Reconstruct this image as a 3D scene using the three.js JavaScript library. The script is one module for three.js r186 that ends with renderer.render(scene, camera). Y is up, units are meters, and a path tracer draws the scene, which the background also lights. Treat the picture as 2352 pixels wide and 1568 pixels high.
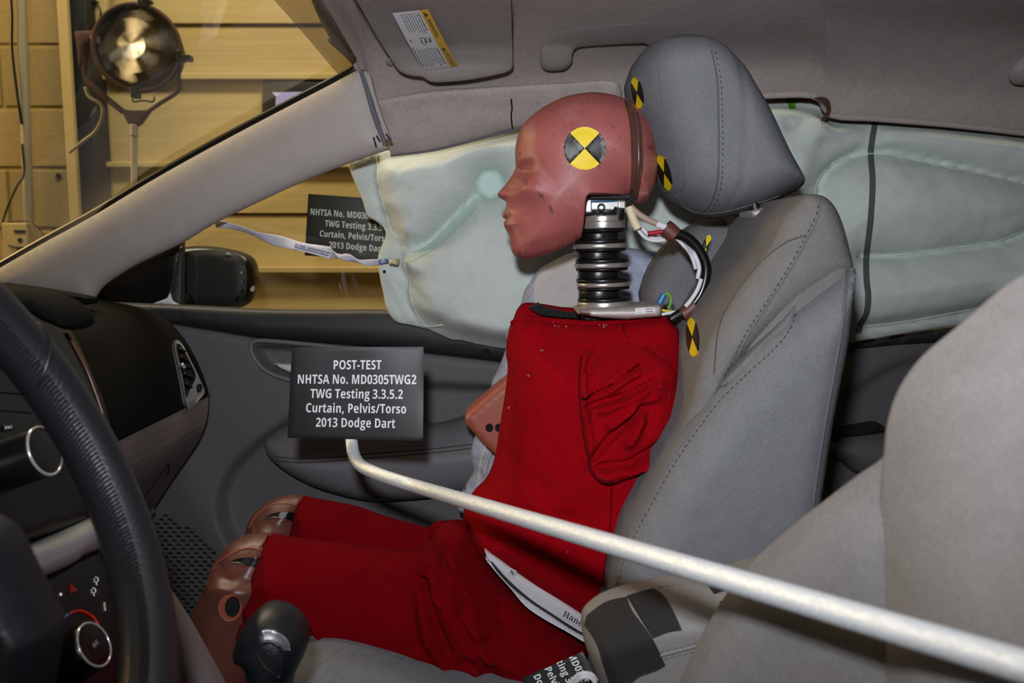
import * as THREE from 'three';
import { mergeGeometries, mergeVertices } from 'three/addons/utils/BufferGeometryUtils.js';
import { RoundedBoxGeometry } from 'three/addons/geometries/RoundedBoxGeometry.js';
import { ImprovedNoise } from 'three/addons/math/ImprovedNoise.js';
import { RectAreaLightUniformsLib } from 'three/addons/lights/RectAreaLightUniformsLib.js';

// ------------------------------------------------------------------ camera, light, exposure
const F = 1900, CX = 1176, CY = 784, EYE = 1.2, PITCH = 6.6 * Math.PI / 180;
const scene = new THREE.Scene();
scene.background = new THREE.Color(0x000000);
const camera = new THREE.PerspectiveCamera(2 * Math.atan(CY / F) * 180 / Math.PI, 2352 / 1568, 0.02, 40);
camera.position.set(0, EYE, 0);
camera.rotation.set(-PITCH, 0, 0);
camera.focus = 1.06; camera.userData.fStop = 7;
const renderer = new THREE.WebGLRenderer({ antialias: true });
renderer.toneMapping = THREE.LinearToneMapping;
renderer.toneMappingExposure = 1.0;
renderer.shadowMap.enabled = true;
RectAreaLightUniformsLib.init();
const FLASH = { at: [-0.03, EYE + 0.115, 0.012], aim: [0.08, EYE + 0.2, -1.0], cd: 3.3, angle: 62, penumbra: 1 };
const LAMPS = [   // garage fixtures: x, y, z, width, depth, intensity, colour, point it faces
  [-3.3, 2.35, -1.95, 1.0, 0.6, 24, 0xffd796, [-0.1, 1.2, -1.05]],
  [-0.5, 3.3, -1.95, 3.4, 0.3, 23, 0xfff0d4, [-0.5, 0, -1.95]],
];

// ------------------------------------------------------------------ small helpers
let seed = 7; const rnd = () => (seed = (seed * 16807) % 2147483647) / 2147483647;
const noise = new ImprovedNoise();
const V = (x, y, z) => new THREE.Vector3(x, y, z);
const cp = Math.cos(PITCH), sp = Math.sin(PITCH);
const dirOf = (px, py) => { const u = (px - CX) / F, v = (CY - py) / F; return V(u, v * cp - sp, -v * sp - cp); };
const P = (px, py, z) => { const d = dirOf(px, py); return d.multiplyScalar(z / d.z).add(V(0, EYE, 0)); };
const PX = (px, py, x) => { const d = dirOf(px, py); return d.multiplyScalar(x / d.x).add(V(0, EYE, 0)); };
const sstep = (a, b, x) => { const t = Math.min(1, Math.max(0, (x - a) / (b - a))); return t * t * (3 - 2 * t); };
const gauss = (d, w) => Math.exp(-(d * d) / (w * w));
function segDist(x, y, a, b) {
  const dx = b[0] - a[0], dy = b[1] - a[1], l = dx * dx + dy * dy || 1e-9;
  const t = Math.min(1, Math.max(0, ((x - a[0]) * dx + (y - a[1]) * dy) / l));
  return Math.hypot(x - a[0] - t * dx, y - a[1] - t * dy);
}
function lineDist(pts) { return (x, y) => { let m = 1e9; for (let i = 0; i + 1 < pts.length; i++) { const d = segDist(x, y, pts[i], pts[i + 1]); if (d < m) m = d; } return m; }; }
function inside(poly, x, y) {
  let c = false;
  for (let i = 0, j = poly.length - 1; i < poly.length; j = i++) {
    const a = poly[i], b = poly[j];
    if ((a[1] > y) !== (b[1] > y) && x < (b[0] - a[0]) * (y - a[1]) / (b[1] - a[1]) + a[0]) c = !c;
  }
  return c;
}
// rounded outline through points; third entry 1 = corner, 2 = the edge that starts here is a flat cut (both = 3)
function smooth(pts, step = 7, closed = true, straight = false) {
  const n = pts.length, out = [];
  const g = i => pts[(i + n) % n];
  for (let i = 0; i < (closed ? n : n - 1); i++) {
    const p1 = g(i), p2 = g(i + 1);
    let p0 = closed || i > 0 ? g(i - 1) : p1, p3 = closed || i + 2 < n ? g(i + 2) : p2;
    if (p1[2] & 1) p0 = p1; if (p2[2] & 1) p3 = p2;
    const L = Math.hypot(p2[0] - p1[0], p2[1] - p1[1]), k = Math.max(1, Math.round(L / step));
    for (let j = 0; j < k; j++) {
      const t = j / k, t2 = t * t, t3 = t2 * t;
      const f = c => straight ? p1[c] + (p2[c] - p1[c]) * t : 0.5 * (2 * p1[c] + (p2[c] - p0[c]) * t + (2 * p0[c] - 5 * p1[c] + 4 * p2[c] - p3[c]) * t2 + (3 * p1[c] - p0[c] - 3 * p2[c] + p3[c]) * t3);
      out.push([f(0), f(1), (p1[2] || 0) & 2]);
    }
  }
  if (!closed) out.push([pts[n - 1][0], pts[n - 1][1], 0]);
  return out;
}
// Delaunay triangles of scattered points
function delaunay(pts) {
  const n = pts.length, idx = [...pts.keys()].sort((a, b) => pts[b][0] - pts[a][0]);
  let x0 = 1e9, x1 = -1e9, y0 = 1e9, y1 = -1e9;
  for (const p of pts) { x0 = Math.min(x0, p[0]); x1 = Math.max(x1, p[0]); y0 = Math.min(y0, p[1]); y1 = Math.max(y1, p[1]); }
  const m = Math.max(x1 - x0, y1 - y0), mx = (x0 + x1) / 2, my = (y0 + y1) / 2;
  const v = [...pts, [mx - 20 * m, my - m], [mx, my + 20 * m], [mx + 20 * m, my - m]];
  const circ = (i, j, k) => {
    const [ax, ay] = v[i], [bx, by] = v[j], [cx, cy] = v[k];
    const d = 2 * (ax * (by - cy) + bx * (cy - ay) + cx * (ay - by)) || 1e-12;
    const A = ax * ax + ay * ay, B = bx * bx + by * by, C = cx * cx + cy * cy;
    const x = (A * (by - cy) + B * (cy - ay) + C * (ay - by)) / d, y = (A * (cx - bx) + B * (ax - cx) + C * (bx - ax)) / d;
    return { i, j, k, x, y, r: (ax - x) ** 2 + (ay - y) ** 2 };
  };
  let open = [circ(n, n + 1, n + 2)]; const closed = [];
  for (let a = n - 1; a >= 0; a--) {
    const c = idx[a], edges = new Map();
    const keep = [];
    for (const t of open) {
      const dx = v[c][0] - t.x;
      if (dx > 0 && dx * dx > t.r) { closed.push(t); continue; }
      const dy = v[c][1] - t.y;
      if (dx * dx + dy * dy - t.r > 1e-9) { keep.push(t); continue; }
      for (const [p, q] of [[t.i, t.j], [t.j, t.k], [t.k, t.i]]) { const key = p < q ? p * (n + 3) + q : q * (n + 3) + p; edges.set(key, edges.has(key) ? null : [p, q]); }
    }
    open = keep;
    for (const e of edges.values()) if (e) open.push(circ(e[0], e[1], c));
  }
  closed.push(...open);
  return closed.filter(t => t.i < n && t.j < n && t.k < n).map(t => [t.i, t.j, t.k]);
}
// fills an outline with points: its edge, rings close inside it, then an even spread
function fillOutline(poly, h, rings = []) {
  const pts = poly.map(p => [p[0], p[1]]);
  let x0 = 1e9, x1 = -1e9, y0 = 1e9, y1 = -1e9;
  for (const p of poly) { x0 = Math.min(x0, p[0]); x1 = Math.max(x1, p[0]); y0 = Math.min(y0, p[1]); y1 = Math.max(y1, p[1]); }
  const loop = [...poly, poly[0]], dist = lineDist(loop);
  const n = poly.length;
  for (const r of rings) for (let i = 0; i < n; i++) {
    const a = poly[(i + n - 1) % n], b = poly[(i + 1) % n], L = Math.hypot(b[0] - a[0], b[1] - a[1]) || 1;
    for (const s of [1, -1]) {
      const x = poly[i][0] - s * (b[1] - a[1]) / L * r, y = poly[i][1] + s * (b[0] - a[0]) / L * r;
      if (inside(poly, x, y) && dist(x, y) > r * 0.93) pts.push([x + rnd() * 0.01, y + rnd() * 0.01]);
    }
  }
  const from = Math.max(0.6 * h, rings.length ? rings[rings.length - 1] + 0.5 * h : 0);
  let odd = 0;
  for (let y = y0; y < y1; y += h * 0.87, odd ^= 1) for (let x = x0 + odd * h / 2; x < x1; x += h)
    if (inside(poly, x, y) && dist(x, y) > from) pts.push([x + rnd() * 0.02, y + rnd() * 0.02]);
  const tris = delaunay(pts).filter(([i, j, k]) => inside(poly, (pts[i][0] + pts[j][0] + pts[k][0]) / 3, (pts[i][1] + pts[j][1] + pts[k][1]) / 3)).map(([i, j, k]) => {
    const s = (pts[j][0] - pts[i][0]) * (pts[k][1] - pts[i][1]) - (pts[k][0] - pts[i][0]) * (pts[j][1] - pts[i][1]);
    return s < 0 ? [i, j, k] : [i, k, j];
  });
  return { pts, tris, dist };
}
function geom(pos, index, uv) {
  const g = new THREE.BufferGeometry();
  g.setAttribute('position', new THREE.Float32BufferAttribute(pos, 3));
  if (uv) g.setAttribute('uv', new THREE.Float32BufferAttribute(uv, 2));
  g.setIndex(index); g.computeVertexNormals();
  return g;
}
// a rounded solid: outline (photograph units measured at its own depth), front bulge D over edge radius R, back bulge, straight depth L
function solid(o) {
  const poly = o.raw ? o.poly.map(p => [p[0], p[1], p[2] || 0]) : smooth(o.poly, o.step || 7, true, o.straight);
  const R = o.R || 30, D = o.D === undefined ? 0.02 : o.D, Rb = o.Rb || R, Db = o.Db === undefined ? D * 0.5 : o.Db, L = o.L || 0;
  const rings = R > 3 ? [0.03, 0.12, 0.28].map(k => k * R).filter(r => r > 0.6) : [];
  const { pts, tris, dist } = fillOutline(poly, o.h || 12, rings);
  let rdist = dist;
  if (poly.some(p => p[2])) {
    const segs = poly.map((p, i) => [p, poly[(i + 1) % poly.length]]).filter(s => !s[0][2]);
    rdist = (x, y) => { let m = 1e9; for (const s of segs) m = Math.min(m, segDist(x, y, s[0], s[1])); return m; };
  }
  const map = o.map || ((x, y) => P(x, y, typeof o.z === 'function' ? o.z(x, y) : o.z));
  const dir = o.dir || V(0, 0, 1);
  const dome = (d, r, D) => D * Math.sqrt(Math.max(0, 1 - (1 - Math.min(d / r, 1)) ** 2));
  const n = pts.length, nb = poly.length, pos = [], uv = [], index = [];
  const put = (v, u) => { pos.push(v.x, v.y, v.z); uv.push(...(u || [v.x + v.z * 0.5, v.y])); };
  for (const [i, p] of pts.entries()) {
    const d = i < nb ? 0 : rdist(p[0], p[1]), de = i < nb ? rdist(p[0], p[1]) : d, b = map(p[0], p[1]);
    put(b.clone().addScaledVector(dir, dome(de, R, D) + (o.bump ? o.bump(p[0], p[1], de) : 0)));
  }
  for (const [i, p] of pts.entries()) { const de = rdist(p[0], p[1]); put(map(p[0], p[1]).addScaledVector(dir, -L - dome(de, Rb, Db))); }
  for (const [a, b, c] of tris) index.push(a, b, c, n + a, n + c, n + b);
  let area = 0; for (let i = 0; i < nb; i++) { const a = poly[i], b = poly[(i + 1) % nb]; area += a[0] * b[1] - b[0] * a[1]; }
  for (let i = 0; i < nb; i++) { let a = i, b = (i + 1) % nb; if (area > 0) [a, b] = [b, a]; index.push(a, n + a, b, b, n + a, n + b); }
  let g = geom(pos, index, uv);
  g.deleteAttribute('normal');
  const u = g.getAttribute('uv').clone(); g.deleteAttribute('uv');
  // join the rims where front and back meet so that the edge is round
  const q = new Map(), remap = []; const np = [], nu = [];
  for (let i = 0; i < 2 * n; i++) {
    const key = [0, 1, 2].map(k => Math.round(pos[3 * i + k] * 20000)).join();
    if (i % n < nb && q.has(key)) { remap.push(q.get(key)); continue; }
    remap.push(np.length / 3); if (i % n < nb) q.set(key, np.length / 3);
    np.push(pos[3 * i], pos[3 * i + 1], pos[3 * i + 2]); nu.push(u.getX(i), u.getY(i));
  }
  const ni = [];
  for (let i = 0; i < index.length; i += 3) { const [a, b, c] = [remap[index[i]], remap[index[i + 1]], remap[index[i + 2]]]; if (a !== b && b !== c && a !== c) ni.push(a, b, c); }
  return geom(np, ni, nu);
}
// rounded pipes through points ([x, y, z] vectors), radius number or function of 0..1
function tube(vs, r, seg = 10, per = 6, closed = false) {
  const c = new THREE.CatmullRomCurve3(vs, closed, 'centripetal'), n = Math.max(2, vs.length * per), fr = c.computeFrenetFrames(n, closed), pos = [], uv = [], index = [];
  for (let i = 0; i <= n; i++) {
    const p = c.getPointAt(i / n), R = typeof r === 'function' ? r(i / n) : r;
    for (let j = 0; j <= seg; j++) {
      const a = j / seg * Math.PI * 2, q = p.clone().addScaledVector(fr.normals[i], Math.cos(a) * R).addScaledVector(fr.binormals[i], Math.sin(a) * R);
      pos.push(q.x, q.y, q.z); uv.push(i / n * 0.5, j / seg * 0.05);
      if (i < n && j < seg) { const k = i * (seg + 1) + j; index.push(k, k + seg + 1, k + 1, k + 1, k + seg + 1, k + seg + 2); }
    }
  }
  if (!closed) for (const [i, s] of [[0, 1], [n, -1]]) {
    const p = c.getPointAt(i / n), k = pos.length / 3; pos.push(p.x, p.y, p.z); uv.push(0, 0);
    for (let j = 0; j < seg; j++) { const a = i * (seg + 1) + j; s > 0 ? index.push(k, a, a + 1) : index.push(k, a + 1, a); }
  }
  const g = geom(pos, index, uv), N = g.getAttribute('normal');   // smooth over the lengthwise join
  for (let i = 0; i <= n; i++) {
    const a = i * (seg + 1), b = a + seg, s = V(N.getX(a) + N.getX(b), N.getY(a) + N.getY(b), N.getZ(a) + N.getZ(b)).normalize();
    N.setXYZ(a, s.x, s.y, s.z); N.setXYZ(b, s.x, s.y, s.z);
  }
  return g;
}
const tubeP = (pp, r, seg, per, closed) => tube(pp.map(([x, y, z]) => P(x, y, z)), r, seg, per, closed);
// a smooth skin through rows of points
function skin(rows, nu = 6, nv = 6, su = 1) {
  const cols = rows.map(r => new THREE.CatmullRomCurve3(r, false, 'centripetal'));
  const N = rows[0].length * nu, M = rows.length * nv, pos = [], uv = [], index = [];
  let lu = 0;
  const grid = [];
  for (let i = 0; i <= N; i++) { const c = new THREE.CatmullRomCurve3(cols.map(q => q.getPoint(i / N)), false, 'centripetal'); grid.push([...Array(M + 1).keys()].map(j => c.getPoint(j / M))); }
  for (let i = 0; i <= N; i++) {
    if (i) lu += grid[i][0].distanceTo(grid[i - 1][0]);
    let lv = 0;
    for (let j = 0; j <= M; j++) {
      const p = grid[i][j]; if (j) lv += p.distanceTo(grid[i][j - 1]);
      pos.push(p.x, p.y, p.z); uv.push(lu * su, lv * su);
      if (i < N && j < M) { const k = i * (M + 1) + j; index.push(k, k + 1, k + M + 1, k + 1, k + M + 2, k + M + 1); }
    }
  }
  return geom(pos, index, uv);
}
// a bent sheet or plate between four corners (in order: top-left, top-right, bottom-right, bottom-left), with its own uv 0..1
function sheet(c, t = 0.0006, n = 8, bend = () => 0) {
  const pos = [], uv = [], index = [], nrm = V().crossVectors(c[1].clone().sub(c[3]), c[0].clone().sub(c[2])).normalize();
  for (const s of [0, 1]) for (let j = 0; j <= n; j++) for (let i = 0; i <= n; i++) {
    const a = i / n, b = j / n, p = c[0].clone().lerp(c[1], a).lerp(c[3].clone().lerp(c[2], a), b);
    p.addScaledVector(nrm, bend(a, b) - s * t); pos.push(p.x, p.y, p.z); uv.push(a, 1 - b);
  }
  const m = (n + 1) * (n + 1), k = (i, j) => j * (n + 1) + i;
  for (let j = 0; j < n; j++) for (let i = 0; i < n; i++) {
    const [a, b, d, e] = [k(i, j), k(i + 1, j), k(i, j + 1), k(i + 1, j + 1)];
    index.push(a, d, b, b, d, e, m + a, m + b, m + d, m + b, m + e, m + d);
  }
  for (let i = 0; i < n; i++) for (const [a, b] of [[k(i + 1, 0), k(i, 0)], [k(i, n), k(i + 1, n)], [k(0, i), k(0, i + 1)], [k(n, i + 1), k(n, i)]]) index.push(a, m + a, b, b, m + a, m + b);
  return geom(pos, index, uv);
}
const box = (w, h, d, r = 0.002, at = [0, 0, 0]) => new RoundedBoxGeometry(w, h, d, 2, Math.min(r, w / 2.1, h / 2.1, d / 2.1)).translate(...at);
const plain = g => { const q = g.index ? g.toNonIndexed() : g; for (const k of Object.keys(q.attributes)) if (!['position', 'normal', 'uv'].includes(k)) q.deleteAttribute(k); return q; };
const join = gs => mergeGeometries(gs.map(plain));
function orient(g, at, axis, spin = 0) { return g.rotateY(spin).applyQuaternion(new THREE.Quaternion().setFromUnitVectors(V(0, 1, 0), axis.clone().normalize())).translate(at.x, at.y, at.z); }

// things and parts
const taken = {};
function numbered(n) { const k = taken[n] = (taken[n] || 0) + 1; return k === 1 ? n : `${n}_${String(k - 1).padStart(3, '0')}`; }
const shadow = m => { m.castShadow = m.receiveShadow = true; return m; };
function thing(name, label, category, at = V(0, 0, 0), group) {
  const o = new THREE.Group(); o.name = numbered(name); o.position.copy(at); scene.add(o);
  o.userData = { label, category }; if (group) o.userData.group = group;
  return o;
}
function struct(name, label) { const o = new THREE.Group(); o.name = numbered(name); o.userData = { kind: 'structure' }; if (label) o.userData.label = label; scene.add(o); return o; }
function part(parent, name, g, m, label) {
  let r = parent; while (r.parent && r.parent !== scene) r = r.parent;
  g.translate(-r.position.x, -r.position.y, -r.position.z);
  const o = shadow(new THREE.Mesh(g, m)); o.name = name; if (label) o.userData.label = label;
  o.userData.root = undefined; delete o.userData.root;
  parent.add(o); o.updateMatrixWorld(true);
  return o;
}
function single(name, g, m, label, category, group) {
  const b = new THREE.Box3().setFromBufferAttribute(g.getAttribute('position')), at = V((b.min.x + b.max.x) / 2, b.min.y, (b.min.z + b.max.z) / 2);
  g.translate(-at.x, -at.y, -at.z);
  const o = shadow(new THREE.Mesh(g, m)); o.name = numbered(name); o.position.copy(at); o.userData = { label, category }; if (group) o.userData.group = group;
  scene.add(o); return o;
}
const base = (px, py, z) => P(px, py, z);
// where a line of sight meets a mesh: used to lay stitches, stickers and knobs on the surface they belong to
const caster = new THREE.Raycaster();
const toPx = v => { const y = v.y - EYE, dep = -(v.z * cp) - y * sp, up = y * cp - v.z * sp; return [CX + F * v.x / dep, CY - F * up / dep]; };
function on(mesh, px, py, cx, cy) {
  mesh.updateWorldMatrix(true, false);
  mesh.material.side = THREE.DoubleSide;
  if (cx === undefined) { if (!mesh.userData0) { mesh.geometry.computeBoundingBox(); mesh.userData0 = toPx(mesh.localToWorld(mesh.geometry.boundingBox.getCenter(V()))); } [cx, cy] = mesh.userData0; }
  for (let k = 0; k < 60; k++) {
    caster.set(V(0, EYE, 0), dirOf(px, py).normalize());
    const hit = caster.intersectObject(mesh, false)[0];
    if (hit) { const nn = (hit.normal || hit.face.normal).clone(); if (nn.dot(caster.ray.direction) > 0) nn.negate(); return { p: hit.point, n: nn }; }
    px += (cx - px) * 0.05; py += (cy - py) * 0.05;
  }
  return null;
}
function lineOn(mesh, pts, r, off = 0, per = 5, c = null) {
  const vs = smooth(pts, 12, false).map(q => on(mesh, q[0], q[1], ...(c || []))).filter(Boolean).map(h => h.p.addScaledVector(h.n, off));
  return tube(vs, r, 6, 2);
}
function stitchOn(mesh, pts, len, gap, r) {
  const q = smooth(pts, 2, false), gs = []; let run = 0, a = null, gapNow = false;
  for (let i = 1; i < q.length; i++) {
    run += Math.hypot(q[i][0] - q[i - 1][0], q[i][1] - q[i - 1][1]);
    if (!gapNow && !a) a = q[i];
    if (!gapNow && run > len) {
      const h1 = on(mesh, ...a.slice(0, 2)), h2 = on(mesh, ...q[i].slice(0, 2));
      if (h1 && h2) { const d = h2.p.clone().sub(h1.p), l = d.length(); if (l > 1e-5 && l < 0.03) gs.push(orient(new THREE.CapsuleGeometry(r, l, 2, 5), h1.p.clone().add(h2.p).multiplyScalar(0.5).addScaledVector(h1.n, r * 0.3), d)); }
      a = null; gapNow = true; run = 0;
    } else if (gapNow && run > gap) { gapNow = false; run = 0; }
  }
  return join(gs);
}
function patchOn(mesh, poly, off = 0.0006, h = 10, straight = false) {
  const q = smooth(poly, h * 0.6, true, straight);
  const { pts, tris } = fillOutline(q, h);
  let cx = 0, cy = 0; for (const p of q) { cx += p[0] / q.length; cy += p[1] / q.length; }
  const pos = [], uv = [], low = [];
  for (const p of pts) { const hit = on(mesh, p[0], p[1], cx, cy); const v = hit.p.clone().addScaledVector(hit.n, off), w = hit.p.addScaledVector(hit.n, -0.0002); pos.push(v.x, v.y, v.z); low.push(w.x, w.y, w.z); uv.push(v.x, v.y); }
  const n = pts.length, nb = q.length, index = [];
  for (const t of tris) index.push(...t);
  for (let i = 0; i < nb; i++) { const a = i, b = (i + 1) % nb; index.push(a, n + a, b, b, n + a, n + b); }
  return geom([...pos, ...low], index, [...uv, ...uv]);
}
const ellipse = (cx, cy, rx, ry, rot = 0, n = 28, a0 = 0, a1 = Math.PI * 2) => [...Array(n).keys()].map(i => { const a = a0 + (a1 - a0) * i / n, x = Math.cos(a) * rx, y = Math.sin(a) * ry; return [cx + x * Math.cos(rot) - y * Math.sin(rot), cy + x * Math.sin(rot) + y * Math.cos(rot)]; });
function targetOn(parent, mesh, cx, cy, rx, ry, rot, name = 'target_sticker', spin = 0) {
  const disc = part(parent, name, patchOn(mesh, ellipse(cx, cy, rx, ry, rot, 44), 0.0009, Math.max(3, rx / 5)), M.yellow, 'round yellow and black quartered measuring target');
  for (const k of [0, 1]) {
    const s = []; for (let i = 0; i <= 14; i++) { const a = spin + k * Math.PI - Math.PI / 4 + i / 14 * Math.PI / 2, x = Math.cos(a) * rx * 1.012, y = Math.sin(a) * ry * 1.012; s.push([cx + x * Math.cos(rot) - y * Math.sin(rot), cy + x * Math.sin(rot) + y * Math.cos(rot), 1]); }
    s.push([cx, cy, 1]);
    part(disc, 'black_quarter', patchOn(mesh, s, 0.0014, Math.max(3, rx / 5), true), M.blackPaper);
  }
  return disc;
}
const recess = (poly, depth, w) => { const q = smooth(poly, 8), d = lineDist([...q, q[0]]); return (x, y) => inside(q, x, y) ? -depth * sstep(0, w, d(x, y)) : 0; };

// ------------------------------------------------------------------ surfaces
function bumpTex(size, f, metres) {
  const a = new Uint8Array(size * size * 4);
  for (let y = 0; y < size; y++) for (let x = 0; x < size; x++) { const v = Math.max(0, Math.min(255, 255 * f(x / size, y / size))), k = 4 * (y * size + x); a[k] = a[k + 1] = a[k + 2] = v; a[k + 3] = 255; }
  const t = new THREE.DataTexture(a, size, size); t.wrapS = t.wrapT = THREE.RepeatWrapping; t.magFilter = THREE.LinearFilter; t.minFilter = THREE.LinearMipmapLinearFilter; t.generateMipmaps = true;
  t.repeat.set(1 / metres, 1 / metres); t.needsUpdate = true; return t;
}
function colourTex(size, f, metres) {   // f gives sRGB 0..255 triples
  const a = new Uint8Array(size * size * 4);
  for (let y = 0; y < size; y++) for (let x = 0; x < size; x++) { const c = f(x / size, y / size), k = 4 * (y * size + x); for (let i = 0; i < 3; i++) a[k + i] = Math.max(0, Math.min(255, c[i])); a[k + 3] = 255; }
  const t = new THREE.DataTexture(a, size, size); t.wrapS = t.wrapT = THREE.RepeatWrapping; t.magFilter = THREE.LinearFilter; t.colorSpace = THREE.SRGBColorSpace;
  t.repeat.set(1 / metres, 1 / metres); t.needsUpdate = true; return t;
}
const pn = (x, y, k, s = 0) => noise.noise(x * k, y * k, s);   // not periodic by itself
const tn = (u, v, k, s = 0) => { const a = u * Math.PI * 2, b = v * Math.PI * 2, r = k / 6.283; return noise.noise(Math.cos(a) * r + 3.1 + Math.cos(b) * r * 0.7, Math.sin(a) * r + Math.sin(b) * r * 0.7 + s, Math.cos(b) * r + 7.7); };
const grainT = bumpTex(256, () => rnd(), 0.06);
const feltT = bumpTex(256, (u, v) => 0.5 + 0.5 * tn(u, v, 40) + 0.25 * (rnd() - 0.5), 0.09);
const weaveT = bumpTex(128, (u, v) => { const a = u * 16, b = v * 16, o = Math.floor(b) % 2 * 0.5; return 0.5 + 0.4 * Math.cos((a + o) * 2 * Math.PI) * Math.abs(Math.sin(b * Math.PI)) + 0.1 * rnd(); }, 0.024);
const fineT = bumpTex(128, (u, v) => { const a = u * 24, b = v * 24; return 0.5 + 0.25 * Math.sin((a + b) * 2 * Math.PI) + 0.2 * Math.sin((a - b) * 2 * Math.PI) + 0.2 * (rnd() - 0.5); }, 0.026);
const knitT = bumpTex(128, (u, v) => { const a = u * 8, b = v * 12; return 0.25 + 0.45 * Math.pow(Math.abs(Math.sin(a * Math.PI)), 0.7) + 0.25 * Math.abs(Math.sin(b * Math.PI)) + 0.08 * rnd(); }, 0.03);
const ribT = bumpTex(128, (u, v) => { const b = v * 16 + 0.12 * Math.sin(u * 6.283 * 3); return 0.3 + 0.45 * Math.abs(Math.sin(b * Math.PI)) + 0.2 * rnd(); }, 0.03);
const std = (color, roughness, extra = {}) => new THREE.MeshStandardMaterial({ color, roughness, metalness: 0, ...extra });
const cloth = (color, roughness, extra = {}) => new THREE.MeshPhysicalMaterial({ color, roughness, metalness: 0, specularIntensity: 0.15, ...extra });
const mottle = (c, amp, metres, size = 256, sp = 0) => colourTex(size, (u, v) => { const k = 1 + amp * (tn(u, v, 12) + 0.6 * tn(u, v, 34, 5)) + sp * (rnd() - 0.5); return c.map(x => x * k); }, metres);
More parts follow.
